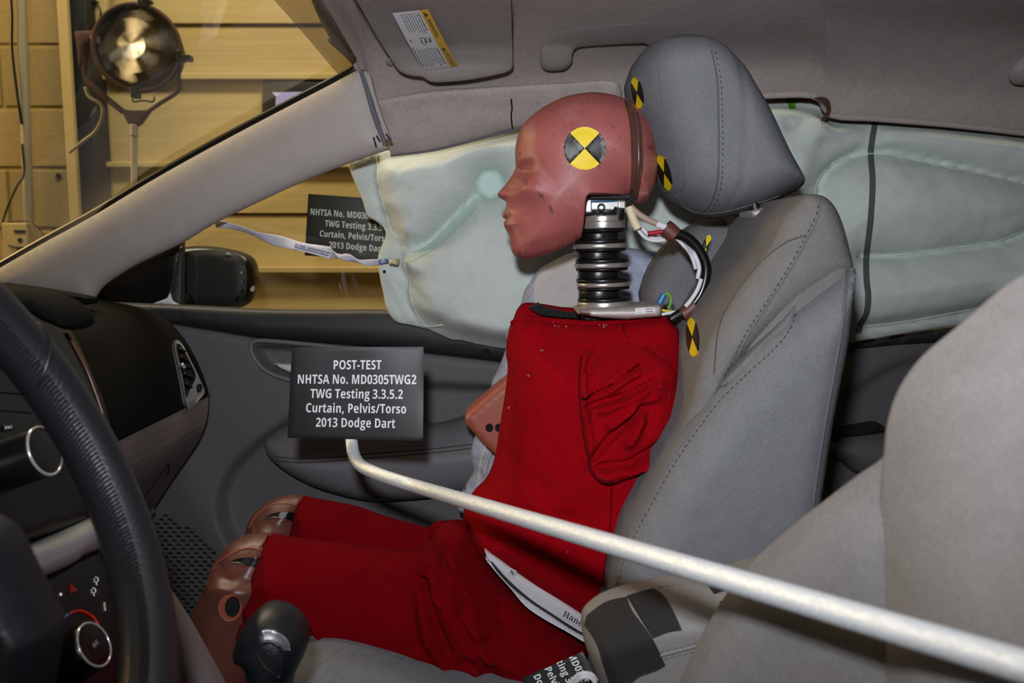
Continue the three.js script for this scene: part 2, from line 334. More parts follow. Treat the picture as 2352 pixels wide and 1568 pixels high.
const M = {
  headliner: cloth(0xffffff, 1, { map: mottle([162, 151, 146], 0.03, 0.5, 256, 0.09), bumpMap: feltT, bumpScale: 0.0002 }),
  pillar: std(0xffffff, 0.75, { map: mottle([166, 157, 150], 0.02, 0.4, 256, 0.05), bumpMap: grainT, bumpScale: 0.0001 }),
  visor: std(0xffffff, 0.8, { map: mottle([152, 143, 139], 0.02, 0.4, 256, 0.06), bumpMap: feltT, bumpScale: 0.0003 }),
  doorGrey: std(0xffffff, 0.62, { map: mottle([86, 85, 86], 0.02, 0.5, 256, 0.05), bumpMap: grainT, bumpScale: 0.00012 }),
  doorSoft: std(0x626063, 0.55, { bumpMap: grainT, bumpScale: 0.00012 }),
  rearDoor: std(0x58575a, 0.65, { bumpMap: grainT, bumpScale: 0.00012 }),
  blackTrim: std(0x16161a, 0.55, { bumpMap: grainT, bumpScale: 0.0001 }),
  dash: cloth(0x0c0b0b, 0.8, { bumpMap: grainT, bumpScale: 0.00015 }),
  gloss: std(0x060606, 0.32),
  leather: std(0x15171b, 0.42, { bumpMap: feltT, bumpScale: 0.00025 }),
  dashGrey: std(0x6e6462, 0.7, { bumpMap: grainT, bumpScale: 0.0001 }),
  silver: std(0xa4a5a8, 0.4, { metalness: 0.6 }),
  darkSilver: std(0x6a696a, 0.38, { metalness: 0.6 }),
  chrome: std(0xdededc, 0.2, { metalness: 0.7 }),
  steel: std(0xbdb8b0, 0.3, { metalness: 0.75 }),
  darkSteel: std(0x3a3a3c, 0.4, { metalness: 0.8 }),
  rubber: std(0x0e0e10, 0.35),
  zinc: std(0xffffff, 0.42, { metalness: 0.5, map: mottle([228, 235, 242], 0.06, 0.02, 128, 0.14), bumpMap: grainT, bumpScale: 0.0003 }),
  seatFine: cloth(0xffffff, 0.95, { map: mottle([113, 114, 117], 0.03, 0.25, 256, 0.12), bumpMap: fineT, bumpScale: 0.0003 }),
  seatWeave: cloth(0xffffff, 0.95, { map: mottle([120, 118, 116], 0.03, 0.25, 256, 0.1), bumpMap: weaveT, bumpScale: 0.0009 }),
  driverFine: cloth(0xffffff, 0.95, { map: mottle([130, 127, 126], 0.03, 0.2, 256, 0.12), bumpMap: fineT, bumpScale: 0.0006 }),
  driverWeave: cloth(0xffffff, 0.95, { map: mottle([128, 126, 126], 0.03, 0.2, 256, 0.12), bumpMap: weaveT, bumpScale: 0.0014 }),
  seam: std(0x5d5d61, 0.95),
  thread: std(0x2a2a2d, 0.9),
  vinyl: std(0xffffff, 0.6, { map: mottle([122, 118, 115], 0.03, 0.3, 256, 0.05), bumpMap: feltT, bumpScale: 0.0002 }),
  tape: std(0xffffff, 0.8, { map: mottle([23, 21, 22], 0.12, 0.1, 128, 0.2), bumpMap: fineT, bumpScale: 0.0003 }),
  bag: cloth(0xffffff, 0.9, { map: mottle([196, 205, 199], 0.025, 0.4, 256, 0.04), bumpMap: feltT, bumpScale: 0.0005 }),
  bagSeam: cloth(0xbed2ca, 0.9),
  stripe: std(0x4c5553, 0.9),
  sideBag: std(0xffffff, 0.95, { map: mottle([158, 164, 182], 0.08, 0.2, 256, 0.06), bumpMap: feltT, bumpScale: 0.0012 }),
  sideBagWhite: std(0xb9b3ae, 0.9, { bumpMap: feltT, bumpScale: 0.0005 }),
  red: cloth(0xffffff, 1, { map: mottle([138, 2, 14], 0.05, 0.2, 256, 0.12), bumpMap: knitT, bumpScale: 0.0011 }),
  redRib: cloth(0xffffff, 1, { map: mottle([104, 1, 9], 0.05, 0.2, 256, 0.12), bumpMap: ribT, bumpScale: 0.0006 }),
  redSeam: cloth(0x560409, 1),
  skin: std(0xffffff, 0.52, { map: colourTex(512, (u, v) => { const s = sstep(0.34, 0.52, tn(u, v, 22, 3)) * 0.3 * sstep(-0.1, 0.35, tn(u, v, 60, 9)), l = sstep(0.2, 0.55, tn(u, v, 11, 21) + 0.25 * tn(u, v, 50, 2)) * 0.13; return [152, 82, 78].map((c, i) => c * (1 - s) * (1 + 0.05 * tn(u, v, 14)) + l * (200 - c)); }, 0.35), bumpMap: feltT, bumpScale: 0.00015 }),
  flesh: std(0xffffff, 0.4, { map: mottle([98, 57, 47], 0.06, 0.3, 256, 0.03) }),
  sleeveClear: std(0x9a8674, 0.35),
  padSkin: std(0x9a5240, 0.45),
  brown: std(0x54372d, 0.3),
  brownTape: std(0x5a2f22, 0.5),
  hole: std(0x050505, 0.9),
  yellow: std(0xe6c80a, 0.55),
  blackPaper: std(0x17160f, 0.45),
  white: std(0xc9c8cc, 0.7),
  cream: std(0xcbbd9c, 0.6),
  strap: std(0xffffff, 0.9, { map: mottle([196, 194, 204], 0.05, 0.05, 128, 0.1), bumpMap: ribT, bumpScale: 0.0005 }),
  cable: std(0x0b0b0c, 0.28),
  wireRed: std(0x9c1020, 0.4), wireGreen: std(0x5f9e22, 0.5), wireBlue: std(0x2c6d9c, 0.4), wireYellow: std(0xc9bd2a, 0.5),
  plate: std(0xa8a09a, 0.5, { metalness: 0.3 }),
  block: std(0xffffff, 0.85, { map: mottle([190, 162, 104], 0.05, 0.5, 256, 0.06), bumpMap: feltT, bumpScale: 0.002 }),
  blockB: std(0xffffff, 0.85, { map: mottle([183, 159, 102], 0.06, 0.4, 256, 0.06), bumpMap: feltT, bumpScale: 0.002 }),
  mortar: std(0x9c8749, 0.95),
  doorPanel: std(0xffffff, 0.6, { map: mottle([188, 166, 112], 0.04, 0.9, 256, 0.04) }),
  doorPanelB: std(0xffffff, 0.6, { map: mottle([182, 159, 104], 0.05, 0.7, 256, 0.04) }),
  rust: std(0xffffff, 0.8, { map: mottle([76, 50, 40], 0.25, 0.08, 128, 0.2), metalness: 0.2 }),
  galv: std(0x9b927a, 0.55, { metalness: 0.3 }),
  rubberFrame: std(0x101012, 0.6),
  room: std(0x8f7d52, 0.9), concrete: std(0x77736a, 0.9), carpet: std(0x3a3a3d, 1, { bumpMap: feltT, bumpScale: 0.002 }),
  glass: new THREE.MeshPhysicalMaterial({ color: 0xf2f5ee, roughness: 0.02, transmission: 1, thickness: 0, ior: 1.45 }),
  tint: new THREE.MeshPhysicalMaterial({ color: 0xb5ad98, roughness: 0.1, transmission: 1, thickness: 0, ior: 1.3 }),
  lens: new THREE.MeshPhysicalMaterial({ color: 0xd8d4c4, roughness: 0.12, bumpMap: ribT, bumpScale: 0.004, transmission: 1, thickness: 0, ior: 1.5 }),
  reflector: std(0xffffff, 0.3, { metalness: 0.8, map: mottle([84, 78, 62], 0.4, 0.1, 256, 0.1), bumpMap: ribT, bumpScale: 0.003 }),
};
// print: a drawing on a flat sheet of its own
function print(w, h, draw) {
  const c = document.createElement('canvas'); c.width = w; c.height = h; const g = c.getContext('2d'); draw(g, w, h);
  const t = new THREE.CanvasTexture(c); t.colorSpace = THREE.SRGBColorSpace; t.anisotropy = 8; return t;
}
function cardText(g, w, h, lines, y0, dy, size, sx = 0.86) {
  g.fillStyle = '#121110'; g.fillRect(0, 0, w, h); g.fillStyle = '#dcdcdf'; g.textAlign = 'center'; g.textBaseline = 'alphabetic'; g.font = `bold ${size}px sans-serif`;
  lines.forEach((l, i) => { g.save(); g.translate(w * (l[1] || 0.5), y0 + dy * i); g.scale(sx, 1); g.fillText(l[0], 0, 0); g.restore(); });
}

// ------------------------------------------------------------------ lights
function lampFixture(x, y, z, w, d, k, col, aim) {
  const t = thing('ceiling_lamp', x < -2 ? 'warm flood panel standing in front of the car' : 'long warm ceiling lamp hung beside the garage door', 'lamp', V(x, y, z));
  part(t, 'housing', box(w + 0.06, 0.08, d + 0.06, 0.01, [x, y + 0.06, z]), M.galv);
  part(t, 'diffuser', box(w, 0.02, d, 0.004, [x, y + 0.01, z]), new THREE.MeshStandardMaterial({ color: 0xffffff, emissive: col, emissiveIntensity: 2 }));
  t.quaternion.setFromUnitVectors(V(0, -1, 0), V(...aim).sub(V(x, y, z)).normalize());
  const l = new THREE.RectAreaLight(col, k, w, d); l.position.set(x, y, z).add(V(0, -0.005, 0).applyQuaternion(t.quaternion)); l.lookAt(...aim); scene.add(l);
}
LAMPS.forEach(a => lampFixture(...a));
{
  const [x, y, z] = FLASH.at;
  const s = new THREE.SpotLight(0xf3f7ff, FLASH.cd, 0, FLASH.angle * Math.PI / 180, FLASH.penumbra, 2);
  s.position.set(x, y, z); s.target.position.set(...FLASH.aim); s.castShadow = true; s.shadow.radius = 1.1; s.shadow.mapSize.set(2048, 2048);
  scene.add(s, s.target);
  const t = thing('camera_flash', 'small raised flash head of the camera above the lens', 'flash', V(x, y - 0.02, z + 0.03));
  part(t, 'housing', box(0.052, 0.026, 0.014, 0.004, [x, y, z + 0.019]), M.blackTrim);
  part(t, 'flash_tube', box(0.045, 0.02, 0.004, 0.001, [x, y, z + 0.009]), new THREE.MeshStandardMaterial({ color: 0xffffff, emissive: 0xffffff, emissiveIntensity: 1 }));
}

// ------------------------------------------------------------------ the garage
{
  const slab = (n, w, h, d, x, y, z, m) => { const o = shadow(new THREE.Mesh(new THREE.BoxGeometry(w, h, d), m)); o.name = numbered(n); o.position.set(x, y, z); o.userData = { kind: 'structure' }; scene.add(o); return o; };
  slab('floor', 8, 0.2, 6.6, 0, -0.1, 0, M.concrete);
  slab('ceiling', 8, 0.2, 6.6, 0, 3.7, 0, M.room);
  slab('wall_left', 0.2, 3.8, 6.6, -4.1, 1.8, 0, M.room);
  slab('wall_right', 0.2, 3.8, 6.6, 4.1, 1.8, 0, M.room);
  slab('wall_front', 8, 3.8, 0.2, 0, 1.8, 3.4, M.room);
  const wall = slab('wall_back', 8, 3.8, 0.2, 0, 1.8, -3.12, M.room);
  // masonry: courses of blocks standing proud of their mortar
  const zb = -2.74, W = px => P(px, 250, zb).x, Y = py => P(80, py, zb).y;
  const add = (name, g, m) => { g.translate(0, -1.8, 3.12); const o = shadow(new THREE.Mesh(g, m)); o.name = name; wall.add(o); return o; };
  const rows = [-180, -37, 104, 248, 387, 526, 665, 804];
  const g0 = {};
  add('mortar_bed', new THREE.BoxGeometry(W(149) + 4, 2.2, 0.2).translate((W(149) - 4) / 2, Y(300), zb - 0.106), M.mortar);
  for (let r = 0; r + 1 < rows.length; r++) {
    const y1 = Y(rows[r]), y0 = Y(rows[r + 1]), xs = r % 2 ? [W(150), W(150) - 0.41, W(150) - 0.82] : [W(150), W(150) - 0.2, W(150) - 0.61, W(150) - 1.02];
    for (let i = 0; i + 1 < xs.length; i++) add('block', box(xs[i] - xs[i + 1] - 0.009, y1 - y0 - 0.009, 0.1, 0.006, [(xs[i] + xs[i + 1]) / 2, (y0 + y1) / 2, zb - 0.05 - rnd() * 0.002]), rnd() < 0.5 ? M.block : M.blockB);
  }
  const hole = add('anchor_hole', new THREE.CylinderGeometry(0.009, 0.009, 0.006, 12).rotateX(Math.PI / 2).translate(P(135, 404, zb).x, P(135, 404, zb).y, zb + 0.001), M.hole);
  add('steel_jamb', box(0.034, 2.4, 0.02, 0.004, [P(161, 250, zb).x, Y(300), zb + 0.004]), M.doorPanelB);
  add('joint_slot', box(0.006, 0.07, 0.006, 0.001, [P(152, 293, zb).x, P(152, 293, zb).y, zb + 0.001]), M.hole);
  add('dark_column', box(0.056, 2.4, 0.16, 0.004, [P(192, 250, -2.77).x, Y(300), -2.845]), M.rubberFrame);

  // overhead door of wide flat boards with ledges between
  const zd = -2.88, dr = struct('door_1', 'cream overhead door of wide flat boards behind the car'), X0 = P(212, 250, zd).x, X1 = 2.6;
  const ys = [-230, -70, 57, 179, 380, 492, 619, 760, 920].map(y => P(600, y, zd).y);
  const tilt = [0, .006, -.004, .004, .008, 0, .005, 0];
  for (let i = 0; i + 1 < ys.length; i++) part(dr, 'board', box(X1 - X0, ys[i] - ys[i + 1] - 0.006, 0.04, 0.003, [(X0 + X1) / 2, (ys[i] + ys[i + 1]) / 2, zd - 0.02 + tilt[i]]), i % 2 ? M.doorPanel : M.doorPanelB);
  for (const [y, o, h] of [[179, 0.03, 0.02], [380, 0.035, 0.018], [619, 0.045, 0.02]]) part(dr, 'ledge', box(X1 - X0 + 0.03, h, o, 0.003, [(X0 + X1) / 2 - 0.015, P(600, y, zd).y, zd + o / 2]), M.doorPanel);
  part(dr, 'upright_rib', box(0.008, 0.5, 0.006, 0.002, [P(255, 300, zd).x, P(255, 290, zd).y, zd + 0.006]), M.mortar);
  const fr = solid({ poly: [[603, 200, 0], [612, 186], [640, 180], [900, 180], [930, 200], [930, 330], [900, 345], [630, 345], [606, 330]], z: zd + 0.012, D: 0.014, R: 9, L: 0.01, h: 20 });
  const f = part(dr, 'window_frame', fr, M.rubberFrame, 'black rubber frame of a small bright window');
  part(f, 'pane', solid({ poly: [[634, 222], [644, 212], [880, 212], [892, 224], [892, 306], [880, 316], [644, 316], [634, 306]], z: zd + 0.028, D: 0.002, R: 4, h: 30 }), new THREE.MeshStandardMaterial({ color: 0x8f8aa8, roughness: 0.2, emissive: 0x9a92c8, emissiveIntensity: 0.55 }));

  single('conduit_pipe', tubeP([[46, -120, -2.71], [49, 0, -2.71], [56, 200, -2.71], [63, 400, -2.71], [68, 530, -2.71], [76, 700, -2.71]], 0.0155, 14), M.galv, 'cream painted conduit pipe running down the block wall', 'pipe');
  single('wall_cable', tubeP([[20, -60, -2.69], [27, 30, -2.69], [27, 110, -2.69], [36, 190, -2.69], [50, 285, -2.69]], 0.0045, 8), M.cable, 'thick black cable hanging beside the conduit pipe', 'cable');
  single('plug_cable', tubeP([[51, 330, -2.69], [54, 403, -2.685], [40, 425, -2.68], [12, 490, -2.67], [5, 520, -2.66], [10, 555, -2.655], [30, 566, -2.64], [48, 568, -2.625]], 0.0035, 8), M.darkSteel, 'thin dark cable looping down into the outlet box', 'cable');
  const ob = thing('outlet_box', 'cream outlet box with dark sockets on the block wall', 'outlet', base(42, 600, -2.7));
  const o1 = P(8, 512, -2.66), o2 = P(74, 605, -2.66);
  part(ob, 'cover', box(o2.x - o1.x, o1.y - o2.y, 0.07, 0.005, [(o1.x + o2.x) / 2, (o1.y + o2.y) / 2, -2.68]), M.doorPanel);
  for (const [x, y, w, h] of [[46, 531, 26, 6], [46, 551, 9, 9], [46, 569, 18, 6], [46, 588, 24, 6]]) { const c = P(x, y, -2.645); part(ob, 'socket', box(w / F * 2.64, h / F * 2.64, 0.006, 0.001, [c.x, c.y, -2.645]), M.hole); }
  single('thin_wire', tubeP([[0, 514, -2.66], [30, 509, -2.65], [70, 510, -2.65], [92, 527, -2.66], [104, 552, -2.69], [112, 575, -2.7]], 0.002, 6), M.rust, 'thin red brown wire curling over the outlet box', 'wire');
  const pl = thing('wall_bracket', 'pale metal bracket plate bolted behind the round lamp', 'bracket', base(224, 60, -2.86));
  part(pl, 'plate', solid({ poly: [[203, -60, 1], [246, -60, 1], [246, 30], [240, 52], [225, 58], [212, 50], [203, 30]], z: -2.83, D: 0.004, R: 5, L: 0.02 }), M.doorPanel);
  part(pl, 'bolt', orient(new THREE.CylinderGeometry(0.008, 0.008, 0.012, 6), P(220, 6, -2.82), V(0, 0, 1)), M.darkSteel);
  part(pl, 'hook', tubeP([[222, 8, -2.81], [232, 28, -2.8], [226, 52, -2.81]], 0.003, 6), M.darkSteel);

  // round flood lamp on a post
  const zl = -2.45, c = P(320, 113, zl), r = 95 / F * 2.45, lm = thing('flood_lamp', 'round flood lamp in a rusty yoke on a pale post', 'lamp', base(308, 440, zl));
  const ax = V(0.12, -0.05, 1).normalize(), mk = (pts, seg = 48) => orient(new THREE.LatheGeometry(pts.map(p => new THREE.Vector2(p[0], p[1])), seg), c, ax);
  part(lm, 'housing', mk([[0.001, -0.16], [r * 0.5, -0.15], [r * 0.86, -0.08], [r * 0.98, 0], [r * 1.0, 0.02], [r * 0.97, 0.025], [r * 0.95, 0.0]]), M.rust);
  part(lm, 'rim', orient(new THREE.TorusGeometry(r * 0.965, r * 0.055, 10, 56).rotateX(Math.PI / 2), c.clone().addScaledVector(ax, 0.02), ax), M.rust);
  part(lm, 'reflector', mk([[0.001, -0.125], [r * 0.3, -0.115], [r * 0.6, -0.085], [r * 0.8, -0.045], [r * 0.93, 0.004]]), M.reflector);
  part(lm, 'lens', mk([[0.001, 0.075], [r * 0.3, 0.07], [r * 0.6, 0.055], [r * 0.8, 0.036], [r * 0.93, 0.014]]), M.lens);
  part(lm, 'bulb', orient(new THREE.SphereGeometry(0.022, 16, 12), c.clone().addScaledVector(ax, -0.03), ax), M.chrome);
  const T = (n, pp, w, m = M.rust) => part(lm, n, tubeP(pp.map(p => [p[0], p[1], p[2] || zl]), w, 8), m);
  T('yoke_arm', [[194, 86], [190, 120], [196, 175], [204, 190], [240, 222], [282, 256]], 0.0085);
  T('yoke_arm', [[411, 140], [411, 170], [409, 208], [402, 216], [370, 236], [338, 258]], 0.006);
  part(lm, 'pivot_bracket', solid({ poly: [[172, 72, 1], [222, 70, 1], [226, 96], [200, 110], [194, 140], [186, 170], [178, 110]], z: zl, D: 0.012, R: 6, L: 0.02, h: 8 }), M.rust);
  part(lm, 'gusset', solid({ poly: [[274, 247, 1], [300, 253], [345, 252, 1], [322, 284, 1], [308, 291, 1], [294, 284, 1]], z: zl + 0.004, D: 0.004, R: 4, L: 0.016, h: 8 }), M.rust);
  T('post', [[308, 286], [308, 350], [308, 460], [308, 560]], 0.0095, M.galv);
  T('post_collar', [[308, 286], [308, 300], [308, 312]], 0.0115, M.galv);
  const clip = (x, y, w, h) => { const q = P(x, y, zl + 0.02); part(lm, 'clip', box(w / F * 2.45, h / F * 2.45, 0.03, 0.003, [q.x, q.y, q.z]), M.darkSteel); };
  clip(330, 9, 20, 14); clip(340, 4, 16, 8); clip(416, 130, 12, 26); clip(430, 134, 20, 13); clip(312, 214, 16, 22);
  T('latch_wire', [[304, 226], [306, 233], [330, 231], [352, 233], [355, 222]], 0.0025, M.darkSteel);
  part(lm, 'pivot_block', box(0.02, 0.02, 0.02, 0.002, P(220, 92, zl + 0.02).toArray()), M.galv);
  single('lamp_cord', tubeP([[196, 200, -2.5], [204, 222, -2.5], [232, 240, -2.5], [236, 262, -2.5], [222, 298, -2.52], [190, 325, -2.55], [160, 349, -2.6]], 0.005, 8), M.galv, 'dusty cord hanging from the round flood lamp', 'cord');
  single('column_cable', tubeP([[236, 110, -2.84], [224, 180, -2.86], [214, 260, -2.86], [196, 380, -2.86], [182, 480, -2.86]], 0.004, 8), M.cable, 'black cable running down the dark column', 'cable');
}

// ------------------------------------------------------------------ car shell
const roofZ = [[-420, -0.63], [-200, -0.777], [0, -1.0], [60, -1.10], [110, -1.185], [150, -1.228], [205, -1.262], [255, -1.288], [320, -1.31]];
const zRoof = (x, y) => { for (let i = 0; i + 1 < roofZ.length; i++) if (y <= roofZ[i + 1][0] || i + 2 === roofZ.length) { const a = roofZ[i], b = roofZ[i + 1]; return a[1] + (b[1] - a[1]) * Math.max(-0.3, (y - a[0]) / (b[0] - a[0])); } };
const door = struct('door_2', 'grey front passenger door trim'), rear = struct('door_3', 'dark grey rear passenger door trim');
let headliner, pillar, panel, armrest, visor;
{
  // headliner: one moulded shell from the side rail up over the roof
  const X = [690, 760, 822, 843, 880, 1000, 1100, 1200, 1350, 1500, 1745, 1880, 1905, 2010, 2200, 2460];
  const low = [-60, 90, 156, 240, 322, 300, 280, 262, 245, 230, 220, 224, 262, 272, 288, 318];
  const rows = X.map((x, i) => {
    const b = low[i], r = [];
    for (const k of [0, 0.12, 0.28, 0.45, 0.62, 0.8, 1]) { const y = b - k * (b + 420); r.push(P(x + (i < 5 ? -60 * k * (i < 3 ? 2.4 : 1) : 0), y, zRoof(x, y))); }
    const e = r[r.length - 1]; r.push(V(e.x, e.y + 0.012, -0.45), V(e.x, e.y + 0.014, -0.2), V(e.x, e.y, 0.15));
    return r;
  });
  // real header edge: bring the front rows onto the windshield's top line
  const s = struct('ceiling', 'grey fabric car headliner');
  const g = skin(rows, 6, 4);
  headliner = part(s, 'fabric_shell', g, M.headliner);
  part(s, 'edge_roll', tube(X.slice(1).map((x, i) => P(x, low[i + 1], zRoof(x, low[i + 1]))), 0.005, 8, 5), M.headliner);
  // roof panel above keeps the garage light out
  part(s, 'roof_panel', skin([[V(-0.22, 1.50, -1.34), V(-0.25, 1.58, -1.0), V(-0.27, 1.63, -0.4), V(-0.27, 1.6, 0.2)], [V(0.5, 1.52, -1.36), V(0.5, 1.62, -1.0), V(0.5, 1.66, -0.4), V(0.5, 1.63, 0.2)], [V(1.6, 1.48, -1.36), V(1.6, 1.58, -1.0), V(1.6, 1.62, -0.4), V(1.6, 1.58, 0.2)]], 3, 3), M.blackTrim);
  part(s, 'side_rail', skin([[V(-0.1, 1.52, -1.36), V(-0.1, 1.44, -1.42), V(-0.1, 1.38, -1.44)], [V(0.6, 1.55, -1.38), V(0.6, 1.46, -1.44), V(0.6, 1.38, -1.46)], [V(1.6, 1.52, -1.38), V(1.6, 1.44, -1.44), V(1.6, 1.34, -1.46)]], 3, 3), M.blackTrim);
  // flap pushed out by the curtain
  const flap = part(s, 'loose_flap', solid({ poly: [[862, 236], [905, 222], [1000, 207], [1090, 201], [1175, 196], [1300, 190], [1420, 192], [1420, 280, 1], [1300, 285], [1195, 293], [1100, 318], [1000, 343], [930, 353], [899, 357, 1], [892, 338], [886, 300], [872, 262]], z: (x, y) => zRoof(x, y) + 0.012, D: 0.017, R: 40, Db: 0.01, h: 11, bump: (x, y, d) => 0.004 * gauss(y - (232 - (x - 880) * 0.09), 10) * sstep(0, 12, d) + 0.003 * pn(x, y, 0.02) * sstep(0, 20, d) }), M.headliner);
  part(flap, 'torn_edge', tubeP([[897, 357], [930, 354], [1000, 344], [1100, 319], [1195, 294]].map(([x, y]) => [x, y, zRoof(x, y) + 0.014]), 0.0022, 6), M.seam);
  part(flap, 'marker_line', lineOn(flap, [[1174, 227], [1176, 250], [1174, 265], [1177, 296]], 0.0012, 0.0003), M.hole);
  part(s, 'visor_stop', solid({ poly: ellipse(898, 143, 11, 9), raw: true, z: (x, y) => zRoof(x, y) + 0.012, D: 0.012, R: 8, h: 4 }), M.headliner);

  // screen pillar trim
  const zp = (x, y) => -1.40 + 0.19 * (x / 880);
  const edgeTop = [[-40, 640], [0, 616], [105, 556], [215, 496], [350, 415], [480, 342], [650, 252], [760, 195], [825, 160]];
  const tr = struct('trim_1', 'pale grey trim of the windscreen pillar');
  pillar = part(tr, 'pillar_cover', solid({ poly: [...edgeTop, [836, 161, 1], [850, 200], [868, 260], [893, 344, 1], [800, 376], [700, 416], [620, 452], [500, 510], [415, 560], [320, 605], [262, 640], [235, 662], [216, 690, 1], [100, 690], [-40, 690, 1]], z: zp, D: 0.03, R: 70, Db: 0.02, h: 14 }), M.pillar);
  part(tr, 'pillar_end_strip', lineOn(pillar, [[829, 164], [842, 205], [858, 262], [884, 335]], 0.004, 0.001), M.seam);
  part(tr, 'pillar_end_cap', solid({ poly: [[834, 163, 1], [850, 170], [862, 215], [880, 270], [900, 322, 1], [884, 322, 1], [866, 262], [848, 205]], z: -1.205, D: 0.006, R: 6, L: 0.004, h: 8 }), M.visor);
  for (const [a, b] of [[[877, 312], [884, 326]], [[883, 310], [890, 324]], [[888, 308], [895, 321]]]) part(tr, 'clip_rib', lineOn(pillar, [a, b], 0.0012, 0.009), M.hole);
  part(tr, 'glass_seal', tubeP(edgeTop.map(([x, y]) => [x, y - 5, zp(x, y) - 0.012]), 0.0075, 8), M.rubber);

  // windscreen
  const ws = struct('window_1', 'windscreen');
  const top = [V(-0.222, 1.458, -1.27), V(-0.226, 1.498, -0.9), V(-0.235, 1.51, -0.4), V(-0.23, 1.5, 0.1)];
  const bot = [V(-0.93, 1.07, -1.44), V(-1.08, 1.06, -0.95), V(-1.13, 1.06, -0.4), V(-1.1, 1.06, 0.1)];
  const mid = top.map((t, i) => t.clone().lerp(bot[i], 0.5).add(V(-0.02, 0.03, 0)));
  part(ws, 'glass', skin([top, mid, bot], 6, 6), M.glass);
  const tb = [V(-0.25, 1.442, -1.276), V(-0.268, 1.476, -0.9), V(-0.28, 1.488, -0.4), V(-0.275, 1.478, 0.1)].map(v => v.add(V(0.004, -0.004, 0)));
  part(ws, 'shade_band', skin([top.map(v => v.clone().add(V(0.004, -0.004, 0))), tb], 6, 6), M.tint);

  // side glass
  const sw = struct('window_2', 'front passenger window');
  part(sw, 'glass', (() => { const q = smooth([[400, 590, 1], [520, 515, 1], [700, 425, 1], [830, 365, 1], [900, 335, 1], [1330, 250, 1], [1330, 840, 1], [400, 730, 1]], 60, true, true), f = fillOutline(q, 70), pos = []; for (const p of f.pts) pos.push(...P(p[0], p[1], -1.48).toArray()); return geom(pos, f.tris.flat(), f.pts.flatMap(p => [p[0] / 900, p[1] / 900])); })(), M.glass);
}

